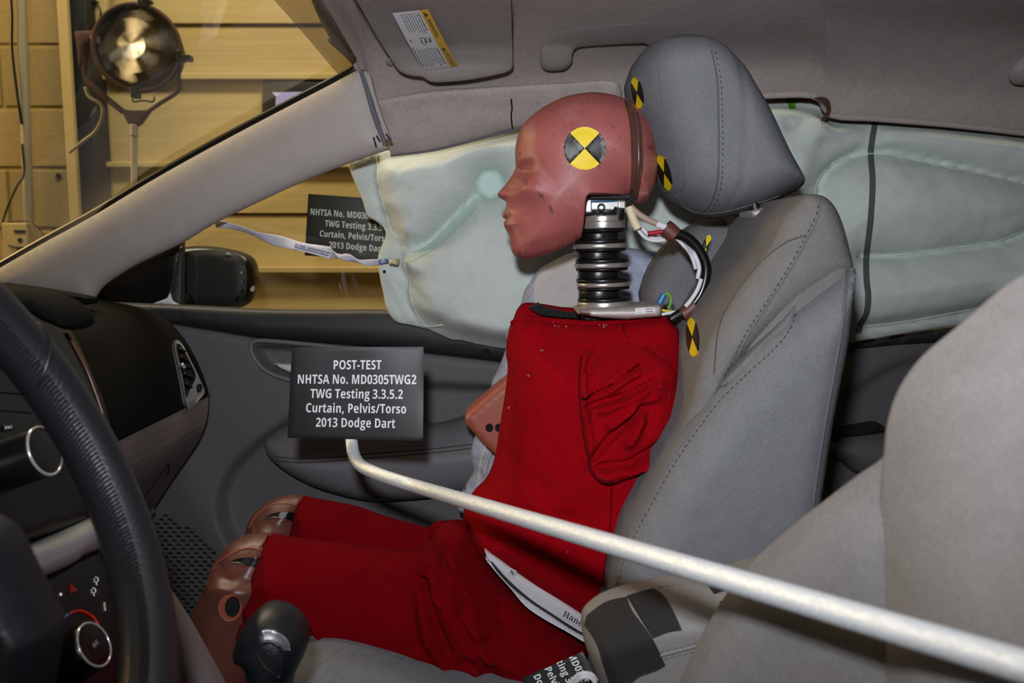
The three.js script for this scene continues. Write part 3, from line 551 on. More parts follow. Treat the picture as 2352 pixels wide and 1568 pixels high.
// front passenger door
{
  const beltTop = [[205, 694], [270, 697], [420, 703], [600, 712], [760, 714], [880, 714], [1000, 726], [1100, 750], [1170, 770], [1330, 790]];
  const beltLow = [[1330, 860], [1165, 833], [1000, 813], [900, 801], [750, 788], [600, 776], [480, 757], [380, 742], [260, 735], [205, 730]];
  const belt = part(door, 'belt_strip', solid({ poly: [...beltTop.map((p, i) => i ? p : [...p, 1]), ...beltLow], z: -1.40, D: 0.014, R: 40, L: 0.03, h: 14 }), M.blackTrim);
  part(belt, 'screw_hole', patchOn(belt, ellipse(1117, 809, 9, 9), 0.0008, 4), M.hole);
  const inner = [[690, 925, 1], [650, 960], [590, 1005], [535, 1058], [507, 1110], [500, 1160], [512, 1215], [550, 1275], [620, 1330], [1330, 1330, 1], [1330, 905, 1], [1180, 882], [1060, 874], [970, 872], [840, 880]];
  const rIn = recess(inner, 0.022, 26), rH = recess([[600, 790], [584, 800], [588, 818], [614, 848], [650, 862], [700, 873], [840, 873], [890, 840], [885, 812], [806, 805], [700, 794]], 0.03, 12);
  panel = part(door, 'door_panel', solid({ poly: [[210, 728, 1], [260, 733], [380, 740], [480, 755], [600, 774], [750, 786], [900, 799], [1000, 811], [1165, 831], [1330, 858], [1700, 900, 1], [1700, 1660, 1], [210, 1660, 1]], z: (x, y) => -1.41 + 0.03 * sstep(1000, 1600, y), D: 0.012, R: 16, L: 0.05, h: 9, bump: (x, y, d) => rIn(x, y) + rH(x, y) + 0.008 * gauss(segDist(x, y, [380, 1010], [560, 1320]), 60) }), M.doorGrey);
  part(door, 'handle_bezel', tube(smooth([[592, 782], [576, 796], [580, 815], [606, 848], [645, 866], [700, 878], [840, 878], [900, 842], [898, 810], [806, 801], [700, 790]], 14).map(([x, y]) => P(x, y, -1.392)), 0.0042, 8, 1, true), M.doorSoft);
  part(door, 'inner_handle', solid({ poly: [[628, 834, 1], [700, 836], [800, 838], [850, 842], [846, 858], [780, 868], [700, 864], [655, 850]], z: -1.405, D: 0.008, R: 10, L: 0.01, h: 6 }), std(0xc9c6c4, 0.35), 'pale pull lever');
  armrest = part(door, 'armrest', solid({ poly: [[612, 1004, 1], [640, 985], [690, 962], [780, 950], [900, 974], [1000, 975], [1060, 960], [1100, 940], [1330, 930], [1330, 1115, 1], [1200, 1122], [1090, 1128], [1000, 1140], [900, 1147], [830, 1144], [740, 1120], [680, 1092], [635, 1060], [612, 1032]], z: -1.40, D: 0.05, R: 70, L: 0.03, h: 12, bump: (x, y, d) => 0.012 * sstep(1010, 1055, y - (x - 800) * -0.06) * sstep(0, 30, d) }), M.doorSoft);
  for (const dy of [0, 9]) part(armrest, 'stitch_line', lineOn(armrest, [[622, 1047 + dy], [700, 1053 + dy], [850, 1042 + dy], [1000, 1030 + dy], [1100, 1018 + dy], [1160, 1012 + dy]], 0.0009), M.thread);
  part(armrest, 'pull_pocket', patchOn(armrest, [[640, 1018], [700, 1013], [830, 1010], [975, 1010], [975, 1022], [800, 1028], [680, 1034], [645, 1036]], 0.0006, 10), M.doorSoft);
  part(door, 'panel_seam', lineOn(panel, [[975, 872], [1060, 875], [1137, 881]], 0.0014), M.seam);
  part(door, 'panel_edge', lineOn(panel, [[930, 1190], [985, 1155], [1045, 1128]], 0.0016), M.seam);
  // speaker grille: each slot is a piece
  const area = [[352, 1195], [384, 1180], [400, 1186], [416, 1210], [452, 1216], [462, 1236], [486, 1256], [500, 1275], [482, 1330], [462, 1370], [446, 1400], [425, 1440], [400, 1400], [370, 1310], [352, 1240]];
  const sh = new THREE.Shape(); sh.moveTo(-0.0052, -0.001); sh.quadraticCurveTo(-0.003, 0.0036, 0.0028, 0.003); sh.quadraticCurveTo(0.0052, 0.0018, 0.0054, -0.0012); sh.quadraticCurveTo(0, 0.0008, -0.0052, -0.001);
  const slotG = new THREE.ExtrudeGeometry(sh, { depth: 0.0022, bevelEnabled: false, curveSegments: 4 }).translate(0, 0, -0.0012);
  const gr = part(door, 'speaker_grille', patchOn(panel, area, 0.0004, 16, true), M.doorGrey);
  let r = 0;
  for (let y = 1184; y < 1438; y += 9.6, r++) for (let x = 340 + (r % 2) * 10; x < 505; x += 20) if (inside(area, x, y)) {
    const h = on(panel, x, y); const o = shadow(new THREE.Mesh(slotG, M.hole)); o.name = 'slot'; o.position.copy(h.p).addScaledVector(h.n, 0.0006); o.quaternion.setFromUnitVectors(V(0, 0, 1), h.n); o.rotateZ(-0.12); gr.add(o);
  }
  // mirror, its quarter cover and the painted bit of body
  const mr = thing('door_mirror', 'black outside mirror beyond the front passenger window', 'mirror', base(500, 712, -1.62));
  const sl = part(mr, 'shell', solid({ poly: [[411, 600], [420, 571], [447, 565], [494, 566], [542, 575], [569, 586], [583, 605], [588, 640], [584, 672], [573, 694], [549, 707], [510, 709], [447, 706], [415, 699], [402, 684], [404, 640]], z: -1.62, D: 0.03, R: 26, Db: 0.06, h: 9 }), M.gloss);
  part(mr, 'mirror_glass', patchOn(sl, [[414, 606], [426, 580], [490, 574], [540, 583], [560, 598], [566, 640], [562, 680], [545, 696], [450, 697], [420, 690], [410, 672]], 0.001, 12), M.blackTrim);
  part(mr, 'stalk', tube([P(425, 690, -1.6), P(405, 700, -1.53), P(390, 705, -1.46)], 0.018, 12), M.gloss);
  part(mr, 'side_marker', patchOn(sl, [[574, 664], [580, 656], [584, 658], [583, 666], [577, 669]], 0.001, 3), M.white);
  const q = struct('trim_2', 'black quarter cover at the mirror foot');
  part(q, 'cover', solid({ poly: [[205, 694, 1], [225, 655], [280, 615], [345, 580], [415, 545, 1], [416, 704, 1], [319, 703]], z: -1.455, D: 0.006, R: 12, L: 0.02, h: 12 }), M.gloss);
  part(q, 'cover_post', solid({ poly: [[398, 640, 1], [414, 565, 1], [420, 565, 1], [418, 704, 1], [380, 704, 1]], z: -1.445, D: 0.006, R: 6, L: 0.01, h: 10 }), M.blackTrim);
  part(q, 'painted_body', solid({ poly: [[350, 697, 1], [384, 684], [390, 672], [396, 690], [412, 700, 1]], z: -1.435, D: 0.003, R: 4, L: 0.004, h: 5 }), M.white, 'white painted metal');
}
// rear passenger door
{
  const p = part(rear, 'door_panel', solid({ poly: [[1700, 800, 1], [1960, 792], [2060, 775], [2200, 752], [2500, 705, 1], [2500, 1400, 1], [1700, 1400, 1]], z: -1.46, D: 0.014, R: 20, L: 0.05, h: 14, bump: recess([[1800, 960, 1], [1940, 893], [2040, 832], [2150, 806], [2300, 800], [2500, 800, 1], [2500, 1400, 1], [1800, 1400, 1]], 0.012, 18) }), M.rearDoor);
  part(rear, 'belt_strip', solid({ poly: [[1700, 786, 1], [1960, 778], [2100, 758], [2352, 725], [2500, 700, 1], [2500, 738, 1], [2300, 775], [2060, 792], [1960, 800], [1700, 812, 1]], z: -1.44, D: 0.01, R: 14, L: 0.03, h: 12 }), M.blackTrim);
  const a = part(rear, 'armrest', solid({ poly: [[1700, 1000, 1], [1905, 995], [2000, 987], [2150, 985], [2350, 990], [2350, 1070], [2150, 1088], [2040, 1098], [1960, 1082], [1905, 1052], [1700, 1040, 1]], z: -1.45, D: 0.045, R: 45, L: 0.02, h: 12 }), M.rearDoor);
  part(rear, 'pull_pocket', solid({ poly: [[1900, 992, 1], [2008, 972, 1], [2022, 973, 1], [2044, 986, 1], [1990, 996], [1905, 1004]], z: -1.425, D: 0.012, R: 6, L: 0.02, h: 8 }), M.hole);
  part(rear, 'armrest_groove', lineOn(a, [[1915, 1024], [2000, 1016], [2150, 1010]], 0.001), M.seam);
}
// shell below and behind
{
  const f = struct('floor', 'car floor carpet');
  part(f, 'carpet', skin([[V(-1.4, 0.62, -1.44), V(-1.4, 0.62, 0.05)], [V(-0.95, 0.34, -1.44), V(-0.95, 0.34, 0.05)], [V(0.0, 0.3, -1.44), V(0.0, 0.3, 0.05)], [V(1.5, 0.32, -1.44), V(1.5, 0.32, 0.05)]], 4, 3), M.carpet);
  const w = struct('trim_3', 'outer car body around the cabin');
  part(w, 'outer_side', box(3.4, 0.75, 0.03, 0.01, [0.1, 0.66, -1.53]), M.blackTrim);
  part(w, 'rear_bulkhead', box(0.05, 1.2, 1.5, 0.01, [1.55, 0.95, -0.7]), M.rearDoor);
  part(w, 'rear_quarter', box(0.5, 0.4, 0.03, 0.01, [1.35, 1.22, -1.51]), M.blackTrim);
  part(w, 'scuttle', box(0.05, 0.75, 1.55, 0.01, [-1.32, 0.66, -0.7]), M.blackTrim);
}

// sun visor and grab handles
{
  const zv = (x, y) => zRoof(x, y) + 0.055;
  const t = thing('sun_visor', 'grey sun visor folded down below the headliner with a yellow warning label', 'visor', base(1060, 190, -1.2));
  visor = part(t, 'board', solid({ poly: [[740, -130, 1], [818, 0], [868, 88], [908, 152], [924, 167], [945, 174], [970, 177], [981, 184], [1000, 189], [1055, 186], [1110, 178], [1160, 167], [1175, 158], [1178, 146], [1176, 80], [1172, 0], [1150, -130, 1]], z: zv, D: 0.009, R: 22, Db: 0.009, h: 10 }), M.visor);
  const lt = print(1024, 640, (g, w, h) => {
    g.fillStyle = '#d6d6da'; g.fillRect(0, 0, w, h); g.fillStyle = '#d9a514'; g.fillRect(0, 0, w, 150);
    g.fillStyle = '#1c1710'; g.font = 'bold 92px sans-serif'; g.textBaseline = 'middle';
    for (const x of [30, 610]) { g.beginPath(); g.moveTo(x, 110); g.lineTo(x + 42, 38); g.lineTo(x + 84, 110); g.fill(); }
    g.fillText('WARNING', 130, 78, 300); g.fillText('AVERTISSEMENT', 700, 78, 310);
    g.fillStyle = '#3a3a40';
    const para = (x, y, w2, rows, dy, hh) => { for (let i = 0; i < rows; i++) { let q = x; const end = x + w2 * (0.75 + 0.25 * rnd()); while (q < end) { const l = 12 + rnd() * 34; g.fillRect(q, y + i * dy, Math.min(l, end - q), hh); q += l + 8; } } };
    para(30, 185, 330, 1, 40, 22); para(30, 235, 320, 7, 44, 14); para(600, 185, 390, 1, 40, 22); para(600, 235, 390, 8, 44, 14); para(420, 560, 60, 1, 30, 20); para(560, 596, 420, 1, 20, 20);
    g.lineWidth = 9; g.strokeStyle = '#222226'; g.strokeRect(400, 200, 4, 4);
    g.beginPath(); g.moveTo(410, 330); g.lineTo(440, 210); g.lineTo(460, 260); g.lineTo(500, 230); g.lineTo(480, 330); g.lineTo(540, 350); g.lineTo(500, 400); g.lineTo(420, 390); g.closePath(); g.stroke();
    g.beginPath(); g.arc(470, 235, 22, 0, 7); g.fill(); g.fillRect(430, 300, 70, 30); g.fillRect(450, 380, 60, 14);
  });
  // label lies square on the board: rows read along its long side
  const q = [[983, 17], [1053, 149], [972, 157], [901, 26]].map(([x, y]) => on(visor, x, y)).map(h => h.p.addScaledVector(h.n, 0.0022));
  part(t, 'warning_label', sheet(q, 0.0006, 6, (a, b) => 0.0015 * Math.sin(a * Math.PI)), new THREE.MeshStandardMaterial({ map: lt, roughness: 0.55 }), 'white printed label with a yellow band');

  const zh = (x, y) => zRoof(x, y) + 0.035;
  const gh = thing('grab_handle', 'grey plastic grab handle on the roof rail above the front seat', 'handle', base(1278, 159, -1.2));
  part(gh, 'grip', solid({ poly: [[1241, 121], [1243, 148], [1256, 159], [1280, 160], [1300, 156], [1313, 143], [1315, 125], [1326, 108], [1360, 102], [1458, 96], [1487, 97], [1498, 110], [1505, 140], [1540, 150], [1572, 140], [1574, 95], [1562, 80], [1541, 62], [1505, 56], [1476, 55], [1400, 60], [1316, 68], [1273, 82], [1250, 102]], z: zh, D: 0.018, R: 18, Db: 0.012, L: 0.008, h: 7 }), M.visor);
  const g2 = thing('coat_hook', 'grey plastic handle end on the headliner above the rear door', 'handle', base(2345, 195, -1.2));
  part(g2, 'grip', solid({ poly: [[2319, 176], [2322, 160], [2340, 140], [2370, 122], [2460, 110], [2460, 190], [2352, 195], [2328, 190]], z: zh, D: 0.02, R: 20, Db: 0.012, h: 8 }), M.visor);
}

// ------------------------------------------------------------------ dashboard, wheel, console
{
  const t = thing('dashboard', 'black dashboard with round vent, grey lower half and radio stack', 'dashboard', V(-0.6, 0.6, -0.7));
  const ext = (prof, z0, z1, m, name) => {   // moulding of constant profile with a rounded end
    const s = new THREE.Shape(smooth(prof, 0.012).map(p => new THREE.Vector2(p[0], p[1])));
    return part(t, name, new THREE.ExtrudeGeometry(s, { depth: z1 - z0 - 0.012, bevelEnabled: true, bevelSize: 0.006, bevelThickness: 0.006, bevelSegments: 3, curveSegments: 4 }).translate(0, 0, z0 + 0.006), m);
  };
  const at = (x, y, z = -1.33) => { const v = P(x, y, z); return [v.x, v.y]; };
  const up = ext([[-1.25, 1.03, 1], [-0.95, 1.075], [-0.78, 1.093], at(200, 695), at(285, 706), at(345, 722), at(386, 747), at(428, 800), at(458, 862), [...at(471, 905), 1], [...at(455, 925), 1], at(400, 1000), at(330, 1085), [-0.78, 0.80, 1], [-1.25, 0.8, 1]], -1.335, -0.1, M.dash, 'upper_moulding');
  const lowr = ext([[-1.2, 0.93, 1], [...at(452, 918), 1], [...at(470, 912), 1], at(464, 968), at(445, 1012), at(420, 1050), at(382, 1105), at(342, 1166), at(322, 1190), [-0.8, 0.66, 1], [-1.2, 0.64, 1]], -1.338, -0.86, M.dashGrey, 'lower_moulding');
  part(t, 'glovebox_gap', lineOn(lowr, [[322, 1150], [360, 1100], [386, 1065], [384, 1090]], 0.0014), M.hole);
  const tag = single('paper_tag', sheet([P(372, 1032, -1.262), P(398, 1034, -1.262), P(388, 1049, -1.248), P(353, 1050, -1.248)], 0.0005, 6, (a, b) => 0.003 * Math.sin(b * 3)), M.white, 'small white paper tag sticking out of the glovebox edge', 'tag');
  // passenger side vent on the end of the dash
  const frameO = [[399, 783], [413, 792], [432, 828], [452, 868], [464, 898], [458, 912], [440, 930], [430, 937], [421, 926], [412, 880], [403, 836], [396, 800]];
  const frameI = [[401, 793], [412, 800], [428, 830], [443, 864], [438, 880], [428, 898], [422, 912], [416, 880], [408, 840], [401, 810]];
  const vt = part(t, 'vent_frame', patchOn(up, frameO, 0.004, 7), M.silver, 'silver vent surround');
  part(vt, 'vent_cavity', patchOn(up, frameI, 0.0052, 6), M.gloss);
  for (const [a, b] of [[[403, 806], [416, 812]], [[406, 824], [424, 834]], [[409, 842], [432, 850]], [[413, 862], [437, 872]], [[417, 884], [430, 892]]]) part(vt, 'vane', lineOn(up, [a, b], 0.0022, 0.007), M.rubber);
  part(vt, 'vent_tab', lineOn(up, [[405, 840], [412, 850]], 0.0028, 0.009), M.chrome);
  part(vt, 'vent_switch', patchOn(up, [[446, 886], [455, 884], [457, 896], [448, 902]], 0.0055, 4), M.gloss);
  // hood over the centre screen
  part(t, 'screen_hood', solid({ poly: [[-160, 645, 1], [-40, 650], [15, 657], [90, 666], [150, 686], [186, 712], [200, 735], [196, 750], [170, 757], [130, 742], [60, 715], [-160, 690, 1]], z: -0.76, D: 0.03, R: 30, L: 0.01, h: 12 }), M.dash);
  part(t, 'top_ledge', solid({ poly: [[0, 650, 1], [100, 664], [190, 680], [209, 686], [210, 694], [195, 700], [120, 690], [0, 670, 1]], z: -1.2, D: 0.01, R: 10, L: 0.02, h: 10 }), M.dash);
  // centre stack
  const stackX = (px, py) => { const d = dirOf(px, py); const k = (0.35 * (EYE - 1.02) + 0.42) / (-d.x - 0.35 * d.y); return d.multiplyScalar(k).add(V(0, EYE, 0)); };
  const face = V(1, 0.35, 0).normalize();
  const stack = part(t, 'stack_face', solid({ poly: [[-220, 690, 1], [60, 715], [120, 740], [156, 762], [200, 850], [243, 962], [240, 1080], [222, 1190, 1], [-220, 1330, 1]], map: stackX, dir: face, D: 0.008, R: 18, L: 0.1, h: 14 }), M.gloss);
  part(t, 'stack_edge_trim', lineOn(stack, [[152, 764], [198, 852], [236, 955]], 0.0016, 0.001), M.brown);
  for (const [a, b] of [[[0, 900], [60, 905]], [[0, 940], [70, 948]], [[0, 1060], [160, 1030]], [[0, 1085], [170, 1050]]]) part(t, 'stack_groove', lineOn(stack, [a, b], 0.0012), M.darkSteel);
  const knobAt = (px, py, r, len, m, name, parent = t) => { const h = on(stack, px, py); return part(parent, name, orient(new THREE.LatheGeometry([[0.0005, len], [r * 0.9, len], [r, len - 0.002], [r, 0]].map(p => new THREE.Vector2(...p)), 36), h.p, face), m); };
  const k1 = knobAt(26, 1062, 0.0215, 0.03, M.rubber, 'radio_knob');
  { const h = on(stack, 26, 1062); part(k1, 'knob_ring', orient(new THREE.TorusGeometry(0.0205, 0.0013, 8, 40).rotateX(Math.PI / 2), h.p.clone().addScaledVector(face, 0.03), face), M.chrome); }
  const glyph = (mesh, px, py, w, h2, txt, n, col = '#c8c8cc', tilt = 0.06) => {
    const tx = print(256, 128, (g, W, H) => { g.fillStyle = '#070708'; g.fillRect(0, 0, W, H); g.fillStyle = col; g.font = 'bold 90px sans-serif'; g.textAlign = 'center'; g.textBaseline = 'middle'; if (txt === 'next') { for (const x of [40, 110]) { g.beginPath(); g.moveTo(x, 30); g.lineTo(x + 70, 64); g.lineTo(x, 98); g.fill(); } g.fillRect(185, 30, 18, 68); } else g.fillText(txt, W / 2, H / 2, W * 0.94); });
    const c = [[px - w / 2, py - h2 / 2 + w * tilt], [px + w / 2, py - h2 / 2 - w * tilt], [px + w / 2, py + h2 / 2 - w * tilt], [px - w / 2, py + h2 / 2 + w * tilt]].map(q => { const h = on(mesh, ...q); return h.p.addScaledVector(h.n, 0.0012); });
    part(t, n, sheet(c, 0.0008, 2), new THREE.MeshStandardMaterial({ map: tx, roughness: 0.4 }));
  };
  glyph(stack, 17, 982, 24, 16, 'next', 'button_mark'); glyph(stack, 22, 1014, 28, 14, 'BACK', 'button_mark');
  // silver shelf, then the heater panel
  const shelfP = (px, py) => stackX(px, py).addScaledVector(face, 0.012);
  part(t, 'silver_shelf', solid({ poly: [[-220, 1345, 1], [48, 1258], [130, 1224], [192, 1194, 1], [204, 1230], [214, 1268, 1], [150, 1292], [92, 1326], [-220, 1450, 1]], map: shelfP, dir: face, D: 0.016, R: 30, L: 0.08, h: 10 }), M.silver, 'silver trim strip');
  const heatP = (px, py) => { const d = dirOf(px, py); const k = (0.55 * (EYE - 0.92) + 0.375) / (-d.x - 0.55 * d.y); return d.multiplyScalar(k).add(V(0, EYE, 0)); };
  const f2 = V(1, 0.55, 0).normalize();
  const heat = part(t, 'heater_panel', solid({ poly: [[-220, 1440, 1], [92, 1326], [150, 1292], [214, 1266, 1], [248, 1330], [262, 1420], [266, 1500], [258, 1568], [240, 1680, 1], [-220, 1800, 1]], map: heatP, dir: f2, D: 0.008, R: 14, L: 0.08, h: 12 }), M.gloss);
  const hk = on(heat, 147, 1517), ring = (parent, n, r, w, a0, a1, len, m) => part(parent, n, orient(new THREE.TorusGeometry(r, w, 8, 40, a1 - a0).rotateZ(a0).rotateX(-Math.PI / 2), hk.p.clone().addScaledVector(f2, len), f2, 0), m);
  const kn = part(t, 'heater_knob', orient(new THREE.LatheGeometry([[0.0005, 0.028], [0.0165, 0.028], [0.019, 0.025], [0.021, 0.004], [0.0245, 0.002], [0.0245, 0]].map(p => new THREE.Vector2(...p)), 44), hk.p, f2), M.gloss);
  ring(kn, 'knob_ring', 0.0175, 0.0009, 0, 6.2832, 0.0275, M.chrome);
  ring(kn, 'knob_skirt', 0.0245, 0.0008, 0, 6.2832, 0.002, M.darkSteel);
  const arc = (n, pts, m) => part(t, n, lineOn(heat, pts, 0.0011, 0.0006), m);
  arc('hot_scale', [[160, 1409], [180, 1403], [204, 1411], [220, 1427], [228, 1446]], new THREE.MeshStandardMaterial({ color: 0xb01205, roughness: 0.5 }));
  arc('hot_scale', [[206, 1548], [215, 1540], [221, 1528]], new THREE.MeshStandardMaterial({ color: 0xb01205, roughness: 0.5 }));
  arc('cold_scale', [[145, 1423], [150, 1416], [156, 1411]], M.wireBlue);
  arc('chrome_tick', [[137, 1362], [140, 1369]], M.chrome); arc('chrome_tick', [[238, 1385], [240, 1403]], M.chrome);
  { // A/C mark on the knob face
    const tx = print(256, 128, (g, W, H) => { g.fillStyle = '#070708'; g.fillRect(0, 0, W, H); g.fillStyle = '#9a9aa0'; g.font = 'bold 84px sans-serif'; g.textAlign = 'center'; g.textBaseline = 'middle'; g.fillText('A/C', W / 2, H / 2); });
    const c = hk.p.clone().addScaledVector(f2, 0.0287), e = V(0, 0, -1), uu = V().crossVectors(e, f2).negate().normalize();
    const q = [[-1, 1], [1, 1], [1, -1], [-1, -1]].map(([a, b]) => c.clone().addScaledVector(e, a * 0.007).addScaledVector(uu, b * 0.0035 * (uu.y > 0 ? 1 : -1)));
    part(kn, 'knob_mark', sheet(q, 0.0003, 2), new THREE.MeshStandardMaterial({ map: tx, roughness: 0.4 }));
  }
  part(t, 'hazard_mark', patchOn(heat, [[158, 1340, 1], [176, 1354, 1], [160, 1364, 1]], 0.0008, 4, true), new THREE.MeshStandardMaterial({ color: 0x8c0f08, roughness: 0.5 }));
  for (const [x, y] of [[219, 1334], [213, 1359]]) {
    part(t, 'airflow_mark', lineOn(heat, [[x + 4, y - 8], [x + 6, y], [x + 1, y + 4], [x + 3, y + 10]], 0.0006, 0.0004), M.white);
    for (const [dx, dy] of [[-5, -4], [-4, 1], [-1, -9]]) part(t, 'airflow_mark', lineOn(heat, [[x + dx, y + dy], [x + dx + 3, y + dy + 1.5]], 0.0006, 0.0004), M.white);
  }
}
{ // steering wheel: leather rim, stitching along the inside, cushion in the middle
  const tl = 0.4537, yaw = -0.103, C = V(-0.272, 1.0786, -0.3693), n = V(Math.cos(tl) * Math.cos(yaw), Math.sin(tl), Math.cos(tl) * Math.sin(yaw)), side = V(-Math.sin(yaw), 0, Math.cos(yaw)), up = V().crossVectors(side, n), R = 0.175, r = 0.0172;
  const t = thing('steering_wheel', 'black leather steering wheel with stitching along the rim', 'steering wheel', C.clone());
  const ptR = (a, b) => C.clone().addScaledVector(side, Math.cos(a) * (R - Math.cos(b) * r)).addScaledVector(up, Math.sin(a) * (R - Math.cos(b) * r)).addScaledVector(n, Math.sin(b) * r);
  const g = new THREE.TorusGeometry(R, r, 28, 160); g.rotateY(Math.PI / 2);   // its axis is now x
  { const u = g.getAttribute('uv'); for (let i = 0; i < u.count; i++) u.setXY(i, u.getX(i) * 1.1, u.getY(i) * 0.11); }
  g.applyMatrix4(new THREE.Matrix4().makeBasis(n, up, V().crossVectors(n, up))); g.translate(C.x, C.y, C.z);
  const rim = part(t, 'rim', g, M.leather);
  const gs = [], cs = [];
  for (let i = 0; i < 150; i++) {
    const a = Math.PI + (i - 75) / 150 * 2.6, A = ptR(a - 0.006, 0.25), B = ptR(a + 0.006, -0.05);
    for (const q of [[A, B]]) { const d = q[1].clone().sub(q[0]); gs.push(orient(new THREE.CapsuleGeometry(0.0009, d.length(), 2, 5), q[0].clone().add(q[1]).multiplyScalar(0.5), d)); }
    const A2 = ptR(a + 0.006, 0.3), B2 = ptR(a - 0.002, 0.55), d2 = B2.clone().sub(A2); cs.push(orient(new THREE.CapsuleGeometry(0.0012, d2.length(), 2, 5), A2.clone().add(B2).multiplyScalar(0.5), d2));
  }
  const st = part(rim, 'stitching', join([...gs, ...cs]), M.leather); st.userData.kind = 'stuff';
  part(rim, 'leather_joint', tube([...Array(10).keys()].map(i => ptR(Math.PI + 0.62 * 0 + -0.23 - 0.02 * i, 0.1 + i * 0.25)), 0.0012, 6), M.rubber);
  const zh = -0.41;
  part(t, 'hub_cover', solid({ poly: [[-200, 1150, 1], [-40, 1178], [15, 1200], [48, 1235], [80, 1300], [112, 1365], [135, 1405], [142, 1440], [130, 1510], [112, 1600], [90, 1750], [-200, 1750, 1]], z: zh, D: 0.03, R: 50, L: 0.004, Db: 0.002, h: 14 }), M.leather);
  const col = part(t, 'column_cover', tube([C.clone().addScaledVector(n, -0.03), C.clone().addScaledVector(n, -0.12), C.clone().addScaledVector(n, -0.3)], 0.05, 16), M.rubber);
}
{
  const t = thing('centre_console', 'grey centre console side beside the gear selector', 'console', base(420, 1640, -0.74));
  part(t, 'side_panel', solid({ poly: [[330, 1330, 1], [362, 1342], [396, 1386], [432, 1442], [468, 1506], [502, 1568], [560, 1680, 1], [260, 1680, 1]], z: -0.76, D: 0.02, R: 30, L: 0.01, h: 10 }), M.dashGrey);
  part(t, 'top_plate', box(0.5, 0.04, 0.17, 0.01, [-0.1, 0.615, -0.66]), M.blackTrim);
  const a = thing('centre_armrest', 'grey vinyl centre armrest patched with black tape', 'armrest', base(1560, 1640, -0.72));  // the centre armrest itself, between the two seats
  const lid = part(a, 'lid', solid({ poly: [[1339, 1436], [1347, 1414], [1385, 1384], [1450, 1361], [1520, 1346], [1610, 1335], [1700, 1310], [1790, 1285, 1], [1790, 1660, 1], [1398, 1660, 1], [1378, 1568], [1353, 1502], [1340, 1465]], z: -0.72, D: 0.05, R: 60, L: 0.02, Db: 0.01, h: 10 }), M.vinyl);
  part(a, 'tape_strip', patchOn(lid, [[1349, 1415, 1], [1392, 1384], [1441, 1372, 1], [1452, 1402], [1498, 1465], [1528, 1527, 1], [1505, 1540], [1470, 1552], [1448, 1568], [1405, 1580, 1], [1388, 1530], [1372, 1480], [1344, 1436, 1]], 0.0012, 12), M.tape, 'black cloth tape');
  part(a, 'tape_strip', patchOn(lid, [[1441, 1371, 1], [1480, 1359], [1503, 1354, 1], [1520, 1366], [1536, 1386, 1], [1550, 1412], [1566, 1447, 1], [1535, 1452], [1499, 1465, 1], [1470, 1420]], 0.0018, 10), M.tape, 'black cloth tape');
  part(a, 'tape_strip', patchOn(lid, [[1620, 1336, 1], [1675, 1322, 1], [1690, 1348, 1], [1640, 1364, 1]], 0.0012, 10, true), M.tape);
  part(a, 'tape_strip', patchOn(lid, [[1653, 1383, 1], [1710, 1366, 1], [1740, 1360, 1], [1674, 1412, 1]], 0.0012, 10, true), M.tape);
  part(a, 'lid_seam', lineOn(lid, [[1516, 1505], [1580, 1488], [1660, 1466], [1720, 1450]], 0.0016), M.vinyl);
  for (const l of [[[1516, 1497], [1560, 1486], [1640, 1465], [1700, 1450]], [[1526, 1513], [1580, 1500], [1650, 1480], [1700, 1468]], [[1512, 1350], [1560, 1341], [1610, 1338]]]) { const o = part(a, 'stitching', stitchOn(lid, l, 9, 4, 0.0005), M.seam); o.userData.kind = 'stuff'; }
  const s = thing('gear_selector', 'black gear selector knob with a silver collar and push button', 'gear lever', base(625, 1640, -0.66));
  const kb = part(s, 'knob', solid({ poly: [[603, 1391], [627, 1387], [657, 1394], [678, 1407], [696, 1425], [706, 1446], [708, 1467], [704, 1488], [696, 1509], [687, 1527], [676, 1550], [660, 1600], [590, 1600], [574, 1560], [567, 1515], [553, 1509], [543, 1497], [542, 1479], [552, 1452], [564, 1428], [582, 1409]], z: -0.66, D: 0.034, R: 60, Db: 0.03, h: 7 }), M.leather);
  part(kb, 'silver_collar', patchOn(kb, [[601, 1450, 1], [612, 1446], [630, 1449], [650, 1460], [662, 1475], [665, 1492, 1], [650, 1493, 1], [644, 1484], [630, 1476], [612, 1471], [606, 1474, 1]], 0.0012, 6), M.darkSilver);
  part(kb, 'push_button', patchOn(kb, [[590, 1489], [604, 1477], [620, 1474], [640, 1485], [648, 1500], [648, 1520], [642, 1542], [634, 1550], [616, 1535], [598, 1512]], 0.003, 6), M.leather);
  part(s, 'stalk', tube([P(620, 1580, -0.66), P(625, 1680, -0.66), P(628, 1760, -0.66)], 0.014, 12), M.rubber);
}

